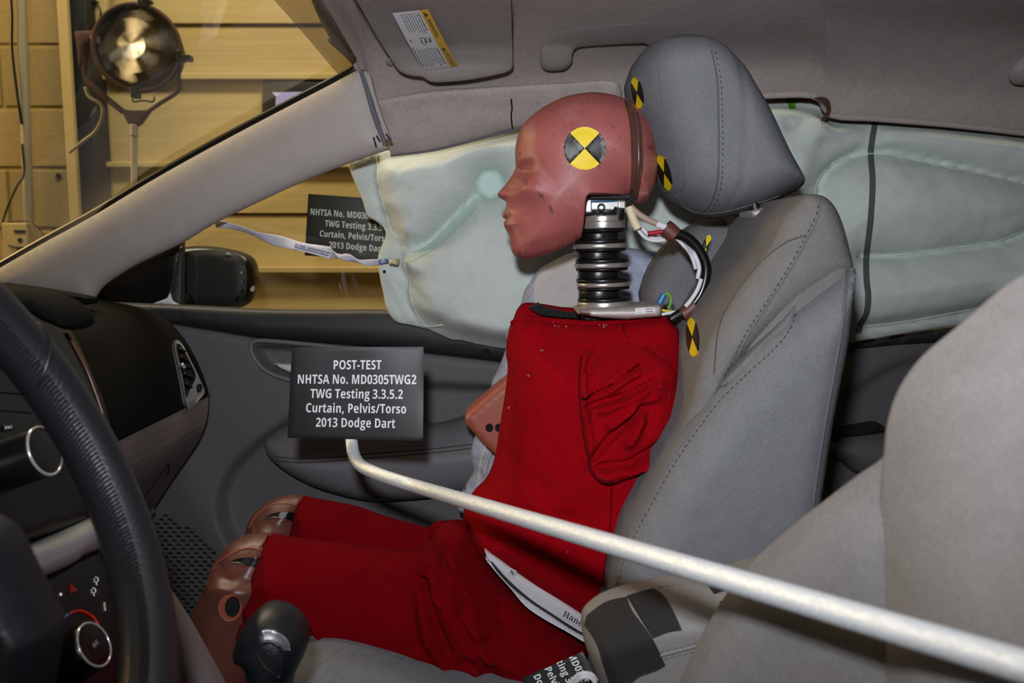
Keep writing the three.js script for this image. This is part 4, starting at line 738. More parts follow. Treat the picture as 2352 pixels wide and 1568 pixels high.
// ------------------------------------------------------------------ seats
{
  const t = thing('passenger_seat', 'grey cloth front passenger seat holding the crash test dummy', 'seat', base(1600, 1700, -1.0));
  const core = part(t, 'backrest', solid({ poly: [[1560, 1420], [1600, 1100], [1640, 900], [1690, 770], [1760, 650], [1820, 545], [1838, 480], [1852, 452], [1880, 448], [1905, 466], [1925, 505], [1941, 560], [1953, 625], [1950, 700], [1935, 800], [1906, 950], [1882, 1100], [1868, 1230], [1860, 1420]], z: -0.875, D: 0.035, R: 60, L: 0.33, Db: 0.05, h: 14 }), M.seatWeave);
  const shoulder = part(t, 'shoulder_bolster', solid({ poly: [[1545, 1040], [1585, 920], [1612, 820], [1650, 740], [1700, 660], [1770, 560], [1800, 500], [1835, 460], [1852, 446], [1880, 448], [1905, 466], [1925, 505], [1941, 560], [1953, 618], [1900, 655], [1820, 710], [1730, 790], [1660, 880], [1600, 1010]], z: -0.865, D: 0.03, R: 70, L: 0.2, Db: 0.02, h: 12, bump: (x, y, d) => -0.006 * gauss(segDist(x, y, [1610, 800], [1690, 560]), 40) * sstep(0, 40, d) }), M.seatWeave);
  const bol = part(t, 'side_bolster', solid({ poly: [[1404, 1390], [1413, 1320], [1438, 1230], [1480, 1148], [1538, 1035], [1590, 960], [1640, 897], [1690, 838], [1740, 780], [1790, 738], [1860, 682], [1920, 638], [1953, 612], [1953, 660], [1938, 790], [1908, 945], [1884, 1100], [1868, 1230], [1850, 1420], [1430, 1440]], z: -0.85, D: 0.05, R: 90, L: 0.1, Db: 0.03, h: 12 }), M.seatFine);
  const wedge = part(t, 'backrest_insert', solid({ poly: [[1655, 886], [1700, 830], [1760, 770], [1800, 730], [1827, 700], [1822, 716], [1810, 760], [1790, 790], [1740, 830], [1690, 868]], z: -0.84, D: 0.009, R: 14, L: 0.02, h: 8 }), M.seatWeave);
  const stitch = (mesh, pts, n = 'stitching', len = 7, gap = 5, r = 0.00055) => { const o = part(t, n, stitchOn(mesh, pts, len, gap, r), M.thread); o.userData.kind = 'stuff'; };
  const seam = (mesh, pts, r = 0.0011, m = M.seam) => part(t, 'seam', lineOn(mesh, pts, r), m);
  stitch(shoulder, [[1880, 470], [1872, 500], [1850, 545], [1820, 600], [1770, 680], [1720, 755], [1690, 810], [1662, 868]]);
  seam(shoulder, [[1884, 462], [1879, 500], [1858, 543], [1827, 600], [1777, 680], [1727, 755], [1697, 812]], 0.0009);
  stitch(bol, [[1420, 1345], [1432, 1290], [1450, 1245], [1490, 1170], [1540, 1080], [1590, 1005], [1650, 925], [1720, 855], [1780, 800], [1815, 755], [1830, 715]]);
  seam(bol, [[1412, 1370], [1424, 1290], [1443, 1240], [1482, 1165], [1532, 1075], [1582, 1000], [1640, 920]], 0.0008);
  seam(bol, [[1948, 622], [1935, 740], [1915, 860], [1890, 1000], [1872, 1120], [1860, 1220]], 0.0018, M.seatFine);
  seam(shoulder, [[1640, 860], [1650, 760], [1680, 690], [1740, 610], [1800, 560], [1850, 540]], 0.0008, M.seatWeave);
  part(t, 'far_bolster', solid({ poly: [[1478, 700], [1480, 660], [1500, 610], [1545, 555], [1600, 515], [1650, 500], [1700, 520], [1640, 700], [1600, 860], [1570, 1000], [1480, 1000], [1500, 830]], z: -1.2, D: 0.05, R: 50, L: 0.05, h: 12 }), M.seatFine);
  const far = t.children[t.children.length - 1];
  for (const [a, b] of [[[1592, 775], [14, 45, -0.08]], [[1622, 567], [9, 28, 0.3]]]) { const hit = [core, far, shoulder].map(m => [m, on(m, a[0], a[1])]).filter(h => h[1] && Math.hypot(toPx(h[1].p)[0] - a[0], toPx(h[1].p)[1] - a[1]) < 3).sort((p, q) => q[1].p.z - p[1].p.z)[0]; targetOn(t, hit[0], a[0], a[1], ...b); }
  part(t, 'cushion', solid({ poly: [[640, 1530], [690, 1506], [760, 1506], [830, 1520], [900, 1540], [1000, 1572], [1200, 1610], [1420, 1640], [1440, 1760, 1], [640, 1760, 1]], z: -0.86, D: 0.05, R: 60, L: 0.4, h: 14 }), M.seatFine);
  part(t, 'plinth', box(0.5, 0.25, 0.42, 0.02, [-0.02, 0.5, -1.08]), M.blackTrim);

  const hd = thing('headrest', 'grey cloth headrest behind the red dummy head', 'headrest', base(1630, 505, -1.06));
  const hb = part(hd, 'cushion', solid({ poly: [[1437, 200], [1440, 180], [1452, 150], [1480, 115], [1515, 98], [1560, 93], [1610, 100], [1650, 122], [1690, 165], [1715, 205], [1745, 256], [1790, 350], [1815, 395], [1825, 420], [1818, 440], [1790, 455], [1740, 478], [1690, 494], [1650, 502], [1615, 500], [1575, 482], [1535, 455], [1505, 400], [1470, 300], [1445, 240]], z: -1.06, D: 0.115, R: 95, Db: 0.11, Rb: 95, h: 10, bump: (x, y, d) => -0.003 * gauss(lineDist([[1640, 118], [1652, 180], [1656, 260], [1657, 360], [1652, 430], [1634, 478], [1612, 494]])(x, y), 7) * sstep(3, 20, d) }), M.seatFine);
  const hs = (pts, r, n, m = M.seam) => part(hd, n, lineOn(hb, pts, r), m);
  hs([[1634, 116], [1647, 180], [1650, 260], [1651, 360], [1646, 430], [1628, 474], [1606, 492]], 0.0012, 'seam', M.seatFine);
  hs([[1512, 110], [1514, 170], [1522, 240], [1545, 295], [1565, 345], [1573, 400], [1570, 430], [1552, 441], [1520, 440]], 0.0009, 'seam');
  hs([[1552, 444], [1565, 468], [1590, 485], [1612, 490]], 0.0009, 'seam');
  hs([[1609, 490], [1650, 489], [1720, 472], [1790, 450]], 0.001, 'seam');
  hs([[1452, 160], [1460, 200]], 0.0009, 'seam');
  { const o = part(hd, 'stitching', stitchOn(hb, [[1643, 118], [1655, 180], [1659, 260], [1660, 360], [1655, 432], [1636, 480], [1612, 497]], 6, 5, 0.0005), M.thread); o.userData.kind = 'stuff'; }
  targetOn(hd, hb, 1465, 213, 12, 36, -0.2); targetOn(hd, hb, 1527, 396, 13, 42, -0.28);
  for (const [x, z] of [[1735, -1.0], [1755, -1.1]]) part(hd, 'post', tubeP([[x - 10, 440, z], [x, 480, z], [x + 12, 530, z]], 0.006, 10), M.darkSteel);
  part(hd, 'post_guide', solid({ poly: [[1722, 484, 1], [1746, 478], [1800, 458], [1812, 462], [1790, 475], [1752, 494], [1728, 500, 1]], z: -0.985, D: 0.008, R: 6, L: 0.05, h: 6 }), M.plate);
}
{
  const t = thing('driver_seat', 'light grey cloth driver seat back close to the camera', 'seat', base(2000, 1700, -0.5));
  const zi = (x, y) => -0.57 + 0.10 * sstep(1560, 2100, x), zo = (x, y) => -0.43 + 0.06 * (x - 2090) / 260;
  const ins = part(t, 'backrest', solid({ poly: [[1560, 1640, 1], [1592, 1568], [1640, 1472], [1700, 1378], [1756, 1312], [1850, 1232], [1930, 1174], [2010, 1115], [2060, 1082], [2110, 1040], [2200, 1000], [2300, 1000, 1], [2300, 1720, 1], [1560, 1720, 1]], z: zi, D: 0.022, R: 80, L: 0.02, Db: 0.02, h: 14 }), M.driverWeave);
  const out = part(t, 'side_bolster', solid({ poly: [[2087, 1720, 1], [2083, 1500], [2080, 1300], [2086, 1180], [2096, 1080], [2104, 1010], [2128, 935], [2165, 875], [2210, 826], [2280, 772], [2352, 716], [2440, 650], [2560, 600, 1], [2560, 1720, 1]], z: zo, D: 0.035, R: 90, L: 0.03, Db: 0.02, h: 14 }), M.driverFine);
  part(t, 'piping', lineOn(ins, [[2078, 1098], [2069, 1160], [2064, 1230], [2062, 1330], [2066, 1450], [2068, 1600]], 0.002), M.driverFine);
  part(t, 'seam', lineOn(ins, [[2070, 1104], [2060, 1165], [2055, 1230], [2053, 1330], [2057, 1450], [2059, 1600]], 0.0007), M.seam);
}

// ------------------------------------------------------------------ curtain airbag, side airbag
let curtain;
{
  const t = thing('curtain_airbag', 'pale green curtain airbag hanging inflated along the side windows', 'airbag', base(1500, 800, -1.36));
  const edge = [[803, 374], [828, 363], [895, 345], [1000, 330], [1200, 280], [1500, 250], [1740, 224], [1800, 224], [1872, 230], [1898, 246], [1904, 268, 1], [2010, 273], [2200, 288], [2460, 322, 1], [2460, 706, 1], [2352, 724], [2200, 746], [2080, 765], [1970, 783], [1850, 800], [1600, 815], [1300, 812], [1165, 801], [1110, 793], [1058, 781], [1038, 780], [997, 762], [980, 755], [940, 746], [909, 738], [888, 708], [880, 670], [875, 648], [869, 609], [870, 584], [878, 562], [886, 541], [882, 524], [864, 508], [846, 498], [838, 478], [834, 464], [824, 440], [815, 418], [806, 396]];
  const seams = [
    [[868, 352], [868, 384], [872, 430], [884, 480], [895, 520], [910, 548]],
    [[944, 640], [942, 668], [950, 704], [968, 736], [985, 758]],
    [[910, 600], [930, 588], [975, 566], [1010, 538], [1060, 486], [1094, 452]],
    [[868, 358], [1000, 335], [1200, 290], [1500, 258], [1740, 232], [1890, 252]],
    [[1873, 470], [1872, 435], [1890, 395], [1930, 366], [1990, 354], [2060, 358], [2200, 390], [2460, 452]],
    [[1960, 588], [2050, 586], [2150, 574], [2280, 556], [2352, 528], [2460, 500]],
    [[1955, 752], [2080, 738], [2200, 716], [2340, 692], [2460, 672]],
  ];
  const ds = seams.map(s => lineDist(smooth(s, 12, false)));
  const lift = (x, y, d) => {
    let m = Math.hypot(x - 1127, y - 424) - 33; for (const f of ds) m = Math.min(m, f(x, y)); m = Math.max(0, m);
    const lowR = x < 1000 && y > 560 ? sstep(925, 950, x) : 1, front = sstep(866, 874, x - Math.max(0, y - 430) * 0.3);
    let h = (0.03 * (1 - Math.exp(-m / 60)) + 0.045 * Math.sqrt(1 - (1 - Math.min(m / 110, 1)) ** 2)) * sstep(0, 60, d) * (x < 1300 ? Math.max(0.1, front * lowR) : 1);
    if (x > 1700) h *= 0.8;
    const wr = (a, b, w, k) => k * gauss(segDist(x, y, a, b), w);
    h += wr([890, 560], [1010, 600], 9, 0.006) + wr([880, 585], [960, 640], 8, -0.006) + wr([925, 548], [990, 560], 8, -0.006) + wr([905, 610], [990, 690], 7, -0.004) + wr([893, 520], [945, 552], 6, -0.004);
    h += wr([1000, 590], [1100, 520], 22, 0.008) + wr([1790, 300], [1900, 262], 16, -0.01) + wr([1830, 350], [1980, 310], 20, -0.01) + wr([1840, 440], [1990, 320], 16, -0.008) + wr([1800, 420], [1850, 300], 22, 0.008);
    h += wr([2040, 372], [2140, 378], 8, -0.006) + wr([2230, 520], [2352, 470], 18, -0.004) + wr([2250, 660], [2352, 600], 14, 0.006) + wr([2230, 690], [2330, 640], 8, -0.005);
    h += 0.0016 * pn(x, y, 0.03) + 0.0028 * pn(x, y, 0.011, 4);
    if (x < 960) h += 0.0022 * sstep(0, 14, d) * (y > 640 ? Math.sin(x * 0.42 + y * 0.12) * Math.sin(y * 0.36) : Math.sin(y * 0.11 + 2 * pn(x, y, 0.05)));
    return h * sstep(0, 10, d) + 0.002;
  };
  curtain = part(t, 'bag', solid({ poly: edge, z: -1.375, D: 0.012, R: 16, Db: 0.01, h: 10, bump: lift }), M.bag);
  // printed and sewn marks
  part(t, 'round_patch', patchOn(curtain, ellipse(1126, 422, 36, 36), 0.0008, 8), M.bagSeam);
  part(t, 'seam_band', patchOn(curtain, [[1094, 440, 1], [1110, 458, 1], [1078, 496], [1020, 552], [988, 578], [940, 602], [930, 590], [976, 566], [1008, 538], [1056, 484]], 0.0006, 8), M.bagSeam);
  for (const [x0, s] of [[0, seams[4]], [1, seams[5]], [2, seams[6]]]) part(t, 'sewn_seam', lineOn(curtain, s.filter(p => p[0] > 1850 && p[0] < 2400), 0.0016), M.bagSeam);
  part(t, 'sewn_seam', lineOn(curtain, seams[0], 0.0016), M.bagSeam); part(t, 'sewn_seam', lineOn(curtain, seams[1], 0.0016), M.bagSeam);
  const sc = [[2011, 276], [2002, 330], [2000, 356], [2004, 420], [2000, 500], [1990, 588], [1990, 640], [1994, 680], [1990, 720], [1976, 744], [1971, 766]];
  const l = smooth(sc, 14, false);
  part(t, 'black_stripe', patchOn(curtain, [...l.map(p => [p[0] - 7, p[1]]), ...l.reverse().map(p => [p[0] + 7, p[1]])], 0.0008, 8, true), M.stripe);
  part(t, 'green_tab', patchOn(curtain, [[1806, 228, 1], [1824, 228, 1], [1828, 250, 1], [1813, 251, 1]], 0.001, 6, true), M.wireGreen);
  part(t, 'red_edge_tape', lineOn(curtain, [[1812, 227], [1860, 231], [1890, 236]], 0.0014, 0.001), M.wireRed);
  part(t, 'eyelet', patchOn(curtain, ellipse(883, 624, 3.5, 4), 0.0008, 3), M.hole);
  const tear = part(headliner, 'torn_hole', solid({ poly: [[1870, 226], [1888, 222], [1902, 228], [1908, 246], [1905, 264], [1890, 280], [1884, 276], [1898, 256], [1890, 240]], z: (x, y) => zRoof(x, y) + 0.012, D: 0.004, R: 6, h: 5 }), M.brown);
}
{
  const t = thing('side_airbag', 'pale blue white torso airbag squeezed between the dummy and the door', 'airbag', base(1180, 1140, -1.3));
  const b = part(t, 'bag', solid({ poly: [[1520, 582], [1540, 600], [1530, 800], [1350, 1180], [1080, 1180], [1058, 1140], [1075, 1105], [1088, 1080], [1080, 1050], [1088, 1010], [1110, 960], [1132, 900], [1128, 880], [1145, 845], [1165, 790], [1160, 770], [1172, 745], [1195, 700], [1205, 665], [1216, 650], [1236, 620], [1275, 596], [1320, 578], [1400, 566], [1480, 574]], z: -1.27, D: 0.03, R: 40, Db: 0.02, h: 9, bump: (x, y, d) => (0.005 * pn(x, y, 0.05) + 0.003 * pn(x, y, 0.13, 2)) * sstep(2, 14, d) }), M.sideBag);
  part(t, 'white_panel', patchOn(b, [[1232, 700], [1228, 670], [1236, 640], [1262, 610], [1300, 592], [1340, 590], [1400, 600], [1420, 720], [1240, 740]], 0.003, 10), M.sideBagWhite);
  part(t, 'sewn_seam', lineOn(b, [[1185, 745], [1205, 700], [1222, 665], [1250, 628], [1290, 600]], 0.0012), M.sideBagWhite);
  part(t, 'sewn_seam', lineOn(b, [[1098, 1120], [1104, 1060], [1118, 1020], [1122, 990]], 0.0014), M.cream);
  part(t, 'fold', lineOn(b, [[1112, 1120], [1116, 1070], [1128, 1040]], 0.003), M.sideBagWhite);
  part(t, 'round_mark', patchOn(b, ellipse(1066, 1120, 5, 5), 0.001, 4), M.seam);
}
{ // twisted tether strap
  const pts = [[496, 514], [520, 517], [560, 527], [600, 543], [622, 550], [650, 556], [690, 566], [730, 574], [770, 583], [800, 592], [830, 601], [855, 603], [885, 599], [912, 600]];
  const c = new THREE.CatmullRomCurve3(pts.map(([x, y], i) => P(x, y, -1.385 + 0.045 * i / 13))), n = 150, pos = [], uv = [], index = [];
  for (let i = 0; i <= n; i++) {
    const s = i / n, p = c.getPointAt(s), tg = c.getTangentAt(s), a = 0.9 * Math.sin(s * 9.5) * (s < 0.55 ? 1 : 1) + (s > 0.62 ? (s - 0.62) * 22 : 0) + (s > 0.2 && s < 0.62 ? 0.1 : 0);
    const up = V(0, 1, 0).applyAxisAngle(tg, a), nr = V().crossVectors(tg, up).normalize(), w = 0.0078 * (0.75 + 0.5 * Math.sin(s * Math.PI)) * (s > 0.7 ? 0.75 : 1);
    for (let j = 0; j < 12; j++) { const q = j / 12 * Math.PI * 2, v = p.clone().addScaledVector(up, Math.cos(q) * w).addScaledVector(nr, Math.sin(q) * (0.0016 + (s > 0.7 ? 0.0012 : 0))); pos.push(v.x, v.y, v.z); uv.push(s * 0.4, Math.cos(q) * 0.01); if (i < n) { const k = i * 12 + j, k2 = i * 12 + (j + 1) % 12; index.push(k, k2, k + 12, k2, k2 + 12, k + 12); } }
  }
  const t = thing('tether_strap', 'twisted white tether strap running from the pillar to the curtain airbag', 'strap', base(700, 600, -1.37));
  const w = part(t, 'webbing', geom(pos, index, uv), M.strap);
  part(t, 'blue_stitching', patchOn(w, [[870, 597, 1], [893, 594, 1], [893, 604, 1], [871, 606, 1]], 0.001, 5, true), M.wireBlue);
  part(t, 'cream_end', solid({ poly: [[893, 596, 1], [914, 595, 1], [912, 609, 1], [893, 606, 1]], z: -1.325, D: 0.003, R: 3, L: 0.02, h: 5 }), M.cream);
  const tx = print(512, 96, (g, W, H) => { g.fillStyle = '#c9c8d2'; g.fillRect(0, 0, W, H); g.fillStyle = '#33333a'; for (const y of [22, 52]) { let x = 14; while (x < W - 30) { const l = 8 + rnd() * 26; g.fillRect(x, y + rnd() * 3, l, 14); x += l + 6 + (rnd() < 0.15 ? 40 : 0); } } });
  part(t, 'printed_label', sheet([P(678, 558, -1.347), P(764, 577, -1.342), P(758, 594, -1.342), P(674, 572, -1.347)], 0.0004, 4), new THREE.MeshStandardMaterial({ map: tx, roughness: 0.8 }));
}

// ------------------------------------------------------------------ the crash test dummy
{
  const t = thing('crash_test_dummy', 'red skinned crash test dummy in red shirt and shorts sitting without forearms', 'dummy', base(1250, 1568, -1.03));
  // head: profile with its neck cut-out, rounded towards the face
  const prof = [[1348, 214], [1294, 224], [1248, 246], [1214, 272], [1195, 297], [1186, 325], [1183, 352], [1184, 376], [1183, 388], [1176, 403], [1160, 425], [1145, 442], [1143, 448], [1147, 454], [1160, 461], [1163, 467], [1162, 478], [1157, 489], [1154, 496], [1157, 501], [1162, 504], [1157, 510], [1158, 520], [1163, 529], [1170, 539], [1172, 555], [1175, 575], [1182, 587], [1194, 594], [1210, 595], [1235, 591], [1271, 580], [1305, 566], [1333, 551, 3], [1335, 470, 3], [1337, 460, 2], [1344, 453, 2], [1360, 452, 2], [1424, 452, 2], [1441, 453, 1], [1449, 462], [1465, 470], [1480, 465], [1495, 445], [1506, 412], [1511, 371], [1509, 333], [1499, 297], [1479, 262], [1451, 238], [1417, 223], [1382, 215]];
  const noseLine = [[1190, 396], [1186, 415], [1181, 436], [1176, 452], [1172, 462]];
  const face = (x, y, d) => {
    let h = -0.021 * gauss(Math.hypot((x - 1201) / 1.0, (y - 397) / 0.8), 17) * sstep(2, 14, d);
    h += 0.007 * gauss(Math.hypot(x - 1218, (y - 434) * 0.8), 24) - 0.005 * gauss(Math.hypot(x - 1222, y - 500), 34);
    const nx = y < 452 ? 1190 - (y - 396) * 0.25 : 1176 - (y - 452) * 0.4;
    if (y > 386 && y < 476) h -= 0.017 * (1 - sstep(nx - 7, nx + 5, x)) * sstep(1, 14, d) * sstep(386, 405, y) * (1 - sstep(462, 476, y));
    h += 0.006 * gauss(Math.hypot(x - 1171, y - 451), 8) * sstep(1, 6, d);
    h -= 0.01 * gauss(lineDist([[1156, 502], [1168, 504], [1182, 508]])(x, y), 3.2) * sstep(0.5, 5, d) + 0.003 * gauss(lineDist([[1160, 526], [1178, 530]])(x, y), 6) * sstep(1, 6, d);
    h -= 0.006 * gauss(Math.hypot(x - 1170, y - 484), 8) * sstep(1, 8, d);
    h += 0.006 * gauss(Math.hypot((x - 1200) * 0.5, y - 371), 9) * sstep(3, 14, d);
    h -= 0.006 * sstep(1300, 1180, x) * sstep(40, 120, y - 380) * sstep(0, 30, d);
    return h;
  };
  const head = part(t, 'head', solid({ poly: prof, z: -1.05, D: 0.072, R: 135, Db: 0.07, Rb: 135, step: 4, h: 5.5, bump: face }), M.skin);
  // joint strip of the skull cap
  part(head, 'skull_cap_strip', patchOn(head, [[1433, 231, 1], [1446, 237], [1460, 252], [1470, 275], [1475, 320], [1476, 380], [1470, 430], [1462, 469, 1], [1452, 465], [1445, 452, 1], [1449, 420], [1450, 360], [1448, 300], [1442, 262]], 0.0009, 6), M.brown, 'glossy brown strip');
  part(head, 'skull_cap_ridge', lineOn(head, [[1443, 237], [1456, 256], [1464, 290], [1466, 340], [1466, 390], [1461, 440], [1455, 464]], 0.0022, 0.0006), M.brown);
  targetOn(head, head, 1343, 341, 47, 49, 0);
  // chalky smears are in the skin colour; the underside plate closes the neck cut-out
  part(head, 'base_plate', box(0.056, 0.006, 0.07, 0.002, P(1390, 455, -1.05).toArray()), M.blackTrim);

  // neck: steel discs and rubber blocks on a slightly leaning axis
  const a0 = P(1384, 480, -1.045), a1 = P(1388, 712, -1.045), axis = a0.clone().sub(a1).normalize(), pxm = 1.045 / F;
  const nk = (y0, y1, x0, x1, rr = 0.0015) => { const r = (x1 - x0) / 2 * pxm, A = P((x0 + x1) / 2, y1, -1.045), h = (y1 - y0) * pxm; return orient(new THREE.LatheGeometry([[0.0005, 0], [r - rr, 0], [r, rr], [r, h - rr], [r - rr, h], [0.0005, h]].map(p => new THREE.Vector2(...p)), 56), A, axis); };
  const neck = part(t, 'neck', nk(494, 700, 1345, 1424), M.rubber);
  const N = (n, g, m) => part(neck, n, g, m);
  N('top_ring', nk(496, 526, 1335, 1434), M.steel); N('top_ring_step', nk(508, 511, 1334, 1435, 0.0006), M.steel);
  N('rubber_block', nk(527, 534, 1334, 1437), M.rubber);
  const discs = [[559, 571, 1317, 1440], [603, 615, 1320, 1444], [647, 658, 1324, 1446]];
  for (const [y0, y1, x0, x1] of discs) N('steel_disc', nk(y0, y1, x0, x1), M.steel);
  for (const [y0, y1, x0, x1] of [[551, 559, 1319, 1437], [571, 577, 1319, 1438], [595, 603, 1322, 1441], [615, 621, 1323, 1442], [639, 647, 1324, 1444], [658, 664, 1326, 1446], [683, 690, 1327, 1447]]) N('rubber_flange', nk(y0, y1, x0, x1, 0.001), M.rubber);
  for (const [y0, y1, x0, x1] of [[534, 552, 1334, 1416], [577, 596, 1326, 1420], [621, 640, 1328, 1422], [664, 684, 1329, 1424]]) {
    N('rubber_block', nk(y0, y1, x0, x1), M.rubber);
    const h = P((x0 + x1) / 2 - 12, (y0 + y1) / 2 - 1, -1.045 + (x1 - x0) / 2 * pxm); N('pin_hole', orient(new THREE.CylinderGeometry(0.0016, 0.0016, 0.002, 10), h, V(0, 0, 1)), M.hole);
  }
  N('base_disc', nk(690, 707, 1325, 1450), M.steel); N('base_collar', nk(707, 712, 1327, 1448), M.rubber);
  // yoke between head and neck
  N('head_yoke', join([nk(466, 488, 1368, 1402), box(0.052, 0.013, 0.03, 0.002, P(1385, 472, -1.045).toArray()), box(0.012, 0.017, 0.034, 0.002, P(1346, 474, -1.045).toArray()), box(0.01, 0.015, 0.034, 0.002, P(1424, 476, -1.045).toArray())]), M.chrome);
  N('yoke_screw', orient(new THREE.TorusGeometry(0.0038, 0.0012, 8, 20).rotateX(Math.PI / 2), P(1381, 476, -1.025), V(0, 0, 1)), M.darkSteel);
  N('yoke_bolt', orient(new THREE.CylinderGeometry(0.0075, 0.0085, 0.014, 6), P(1420, 489, -1.03), V(0.1, 1, 0.3)), M.darkSteel);
  N('blue_gasket', nk(463, 465.5, 1340, 1426, 0.0005), M.wireBlue);

  // load cell plate under the neck
  const lp = part(t, 'neck_plate', solid({ poly: [[1326, 712, 1], [1340, 709, 1], [1450, 704, 1], [1516, 699, 1], [1520, 702, 1], [1521, 727, 1], [1440, 734, 1], [1380, 730, 1], [1328, 722, 1]], z: -1.0, D: 0.002, R: 3, L: 0.07, h: 12, straight: true }), M.plate);
  const lab = print(256, 100, (g, W, H) => { g.fillStyle = '#d8d8da'; g.fillRect(0, 0, W, H); g.strokeStyle = '#555'; g.lineWidth = 3; g.strokeRect(118, 8, 130, 38); g.strokeRect(118, 54, 130, 38); g.fillStyle = '#333'; g.font = 'bold 26px sans-serif'; g.fillText('MODEL', 12, 38, 96); g.fillText('SERIAL', 12, 82, 96); g.fillRect(130, 20, 105, 14); g.fillRect(140, 66, 90, 14); });
  part(lp, 'maker_label', sheet([[1459, 708], [1504, 705], [1505, 718], [1460, 721]].map(([x, y]) => P(x, y, -0.9965)), 0.0003, 2), new THREE.MeshStandardMaterial({ map: lab, roughness: 0.5 }));
  part(t, 'lower_bracket', solid({ poly: [[1335, 720, 1], [1380, 728], [1436, 734, 1], [1420, 739], [1340, 736, 1]], z: -1.03, D: 0.006, R: 8, L: 0.08, h: 8 }), M.rubber);

  // shirt
  const body = [[1176, 738, 1], [1195, 722], [1240, 727], [1300, 733], [1370, 736], [1430, 731], [1480, 724], [1526, 722, 1], [1540, 735], [1556, 752, 1], [1562, 776], [1577, 806], [1584, 860], [1591, 905], [1590, 945], [1580, 1020], [1560, 1120], [1520, 1250], [1490, 1340], [1440, 1440], [1395, 1460], [1345, 1425, 1], [1310, 1404], [1260, 1374], [1195, 1336], [1150, 1302], [1113, 1272], [1085, 1248], [1070, 1220], [1064, 1190], [1068, 1160], [1086, 1132], [1112, 1105], [1130, 1070], [1140, 1030], [1146, 990], [1155, 935], [1163, 880], [1166, 840], [1162, 810], [1166, 770]];
  const creaseS = (x, y) => 0;
  const wr = (list) => (x, y) => { let h = 0; for (const [a, b, w, k] of list) h += k * gauss(segDist(x, y, a, b), w); return h; };
  const wShirt = wr([[[1190, 745], [1240, 728], 14, 0.004], [[1150, 1080], [1260, 1110], 16, 0.004], [[1260, 1110], [1350, 1130], 10, -0.004], [[1330, 1130], [1400, 1140], 20, 0.005], [[1160, 1010], [1240, 1060], 22, -0.003], [[1130, 1280], [1100, 1180], 18, 0.005], [[1320, 860], [1330, 1000], 12, 0.006], [[1450, 820], [1540, 790], 18, 0.005], [[1180, 900], [1200, 1060], 30, 0.003]]);
  const shirt = part(t, 'shirt', solid({ poly: body, z: -1.04, D: 0.125, R: 170, Db: 0.1, h: 8, bump: (x, y, d) => (wShirt(x, y) + 0.002 * pn(x, y, 0.012)) * sstep(0, 20, d) - 0.035 * sstep(850, 740, y) * sstep(0, 60, d) }), M.red, 'ribbed red cotton shirt');
  const sl = [[1333, 812], [1345, 800], [1366, 787], [1400, 778], [1440, 778], [1480, 790], [1520, 812], [1548, 840], [1557, 880], [1558, 930], [1552, 980], [1530, 1020], [1510, 1060], [1470, 1085], [1430, 1102], [1400, 1112], [1380, 1108], [1360, 1092], [1350, 1060], [1343, 1020], [1334, 970], [1328, 930], [1326, 890], [1328, 845]];
  const wSleeve = wr([[[1333, 918], [1400, 880], 5, -0.012], [[1400, 880], [1462, 836], 5, -0.012], [[1400, 880], [1490, 800], 14, 0.008], [[1334, 934], [1420, 908], 5, -0.012], [[1420, 908], [1500, 872], 5, -0.009], [[1350, 905], [1460, 850], 9, 0.008], [[1380, 935], [1510, 880], 12, 0.006], [[1358, 1052], [1400, 1000], 6, -0.012], [[1400, 1000], [1470, 930], 7, -0.01], [[1470, 930], [1500, 890], 12, -0.005], [[1400, 970], [1500, 905], 11, 0.006], [[1480, 980], [1490, 930], 13, -0.007], [[1440, 1010], [1470, 960], 12, 0.007], [[1370, 1068], [1440, 1060], 7, -0.009], [[1440, 1060], [1520, 1010], 7, -0.009], [[1390, 1085], [1500, 1050], 12, 0.008], [[1338, 830], [1338, 1000], 5, 0.006], [[1350, 845], [1362, 810], 9, -0.009]]);
  const memo = new Map(), under = (x, y) => { const k = `${x.toFixed(2)},${y.toFixed(2)}`; if (!memo.has(k)) { const h = on(shirt, x, y); memo.set(k, h.p.z - 0.006); } return memo.get(k); };
  const edgeD = lineDist([[1346, 806], [1335, 826], [1332, 880], [1335, 940], [1343, 1000], [1352, 1050], [1366, 1088], [1390, 1106], [1430, 1098], [1500, 1056]]);
  const sleeve = part(shirt, 'sleeve', solid({ poly: sl, z: under, D: 0.012, R: 30, L: 0.004, Db: 0.001, h: 6, bump: (x, y, d) => (1.7 * wSleeve(x, y) + 0.013 * gauss(edgeD(x, y), 13) + 0.008 * gauss(Math.hypot(x - 1470, y - 960), 70)) * sstep(1, 14, d) }), M.red);
  part(shirt, 'sleeve_seam', lineOn(sleeve, [[1335, 822], [1332, 880], [1335, 940], [1343, 1000], [1352, 1050], [1362, 1086], [1384, 1104], [1405, 1107]], 0.0022), M.redSeam);
  part(shirt, 'collar', lineOn(shirt, [[1179, 742], [1200, 732], [1250, 736], [1310, 742], [1380, 744], [1440, 739], [1490, 732], [1528, 730], [1546, 742]], 0.0045), M.red);
  part(shirt, 'far_collar', solid({ poly: [[1178, 742, 1], [1186, 718], [1197, 703], [1210, 698], [1240, 700], [1290, 708], [1335, 714], [1345, 745, 1]], z: -1.1, D: 0.012, R: 12, L: 0.03, h: 8 }), M.red);
  part(shirt, 'shoulder_seam', lineOn(shirt, [[1431, 740], [1433, 760], [1440, 775]], 0.001), M.redSeam);
  part(shirt, 'side_seam', lineOn(shirt, [[1405, 1120], [1400, 1220], [1385, 1330]], 0.0009), M.redSeam);
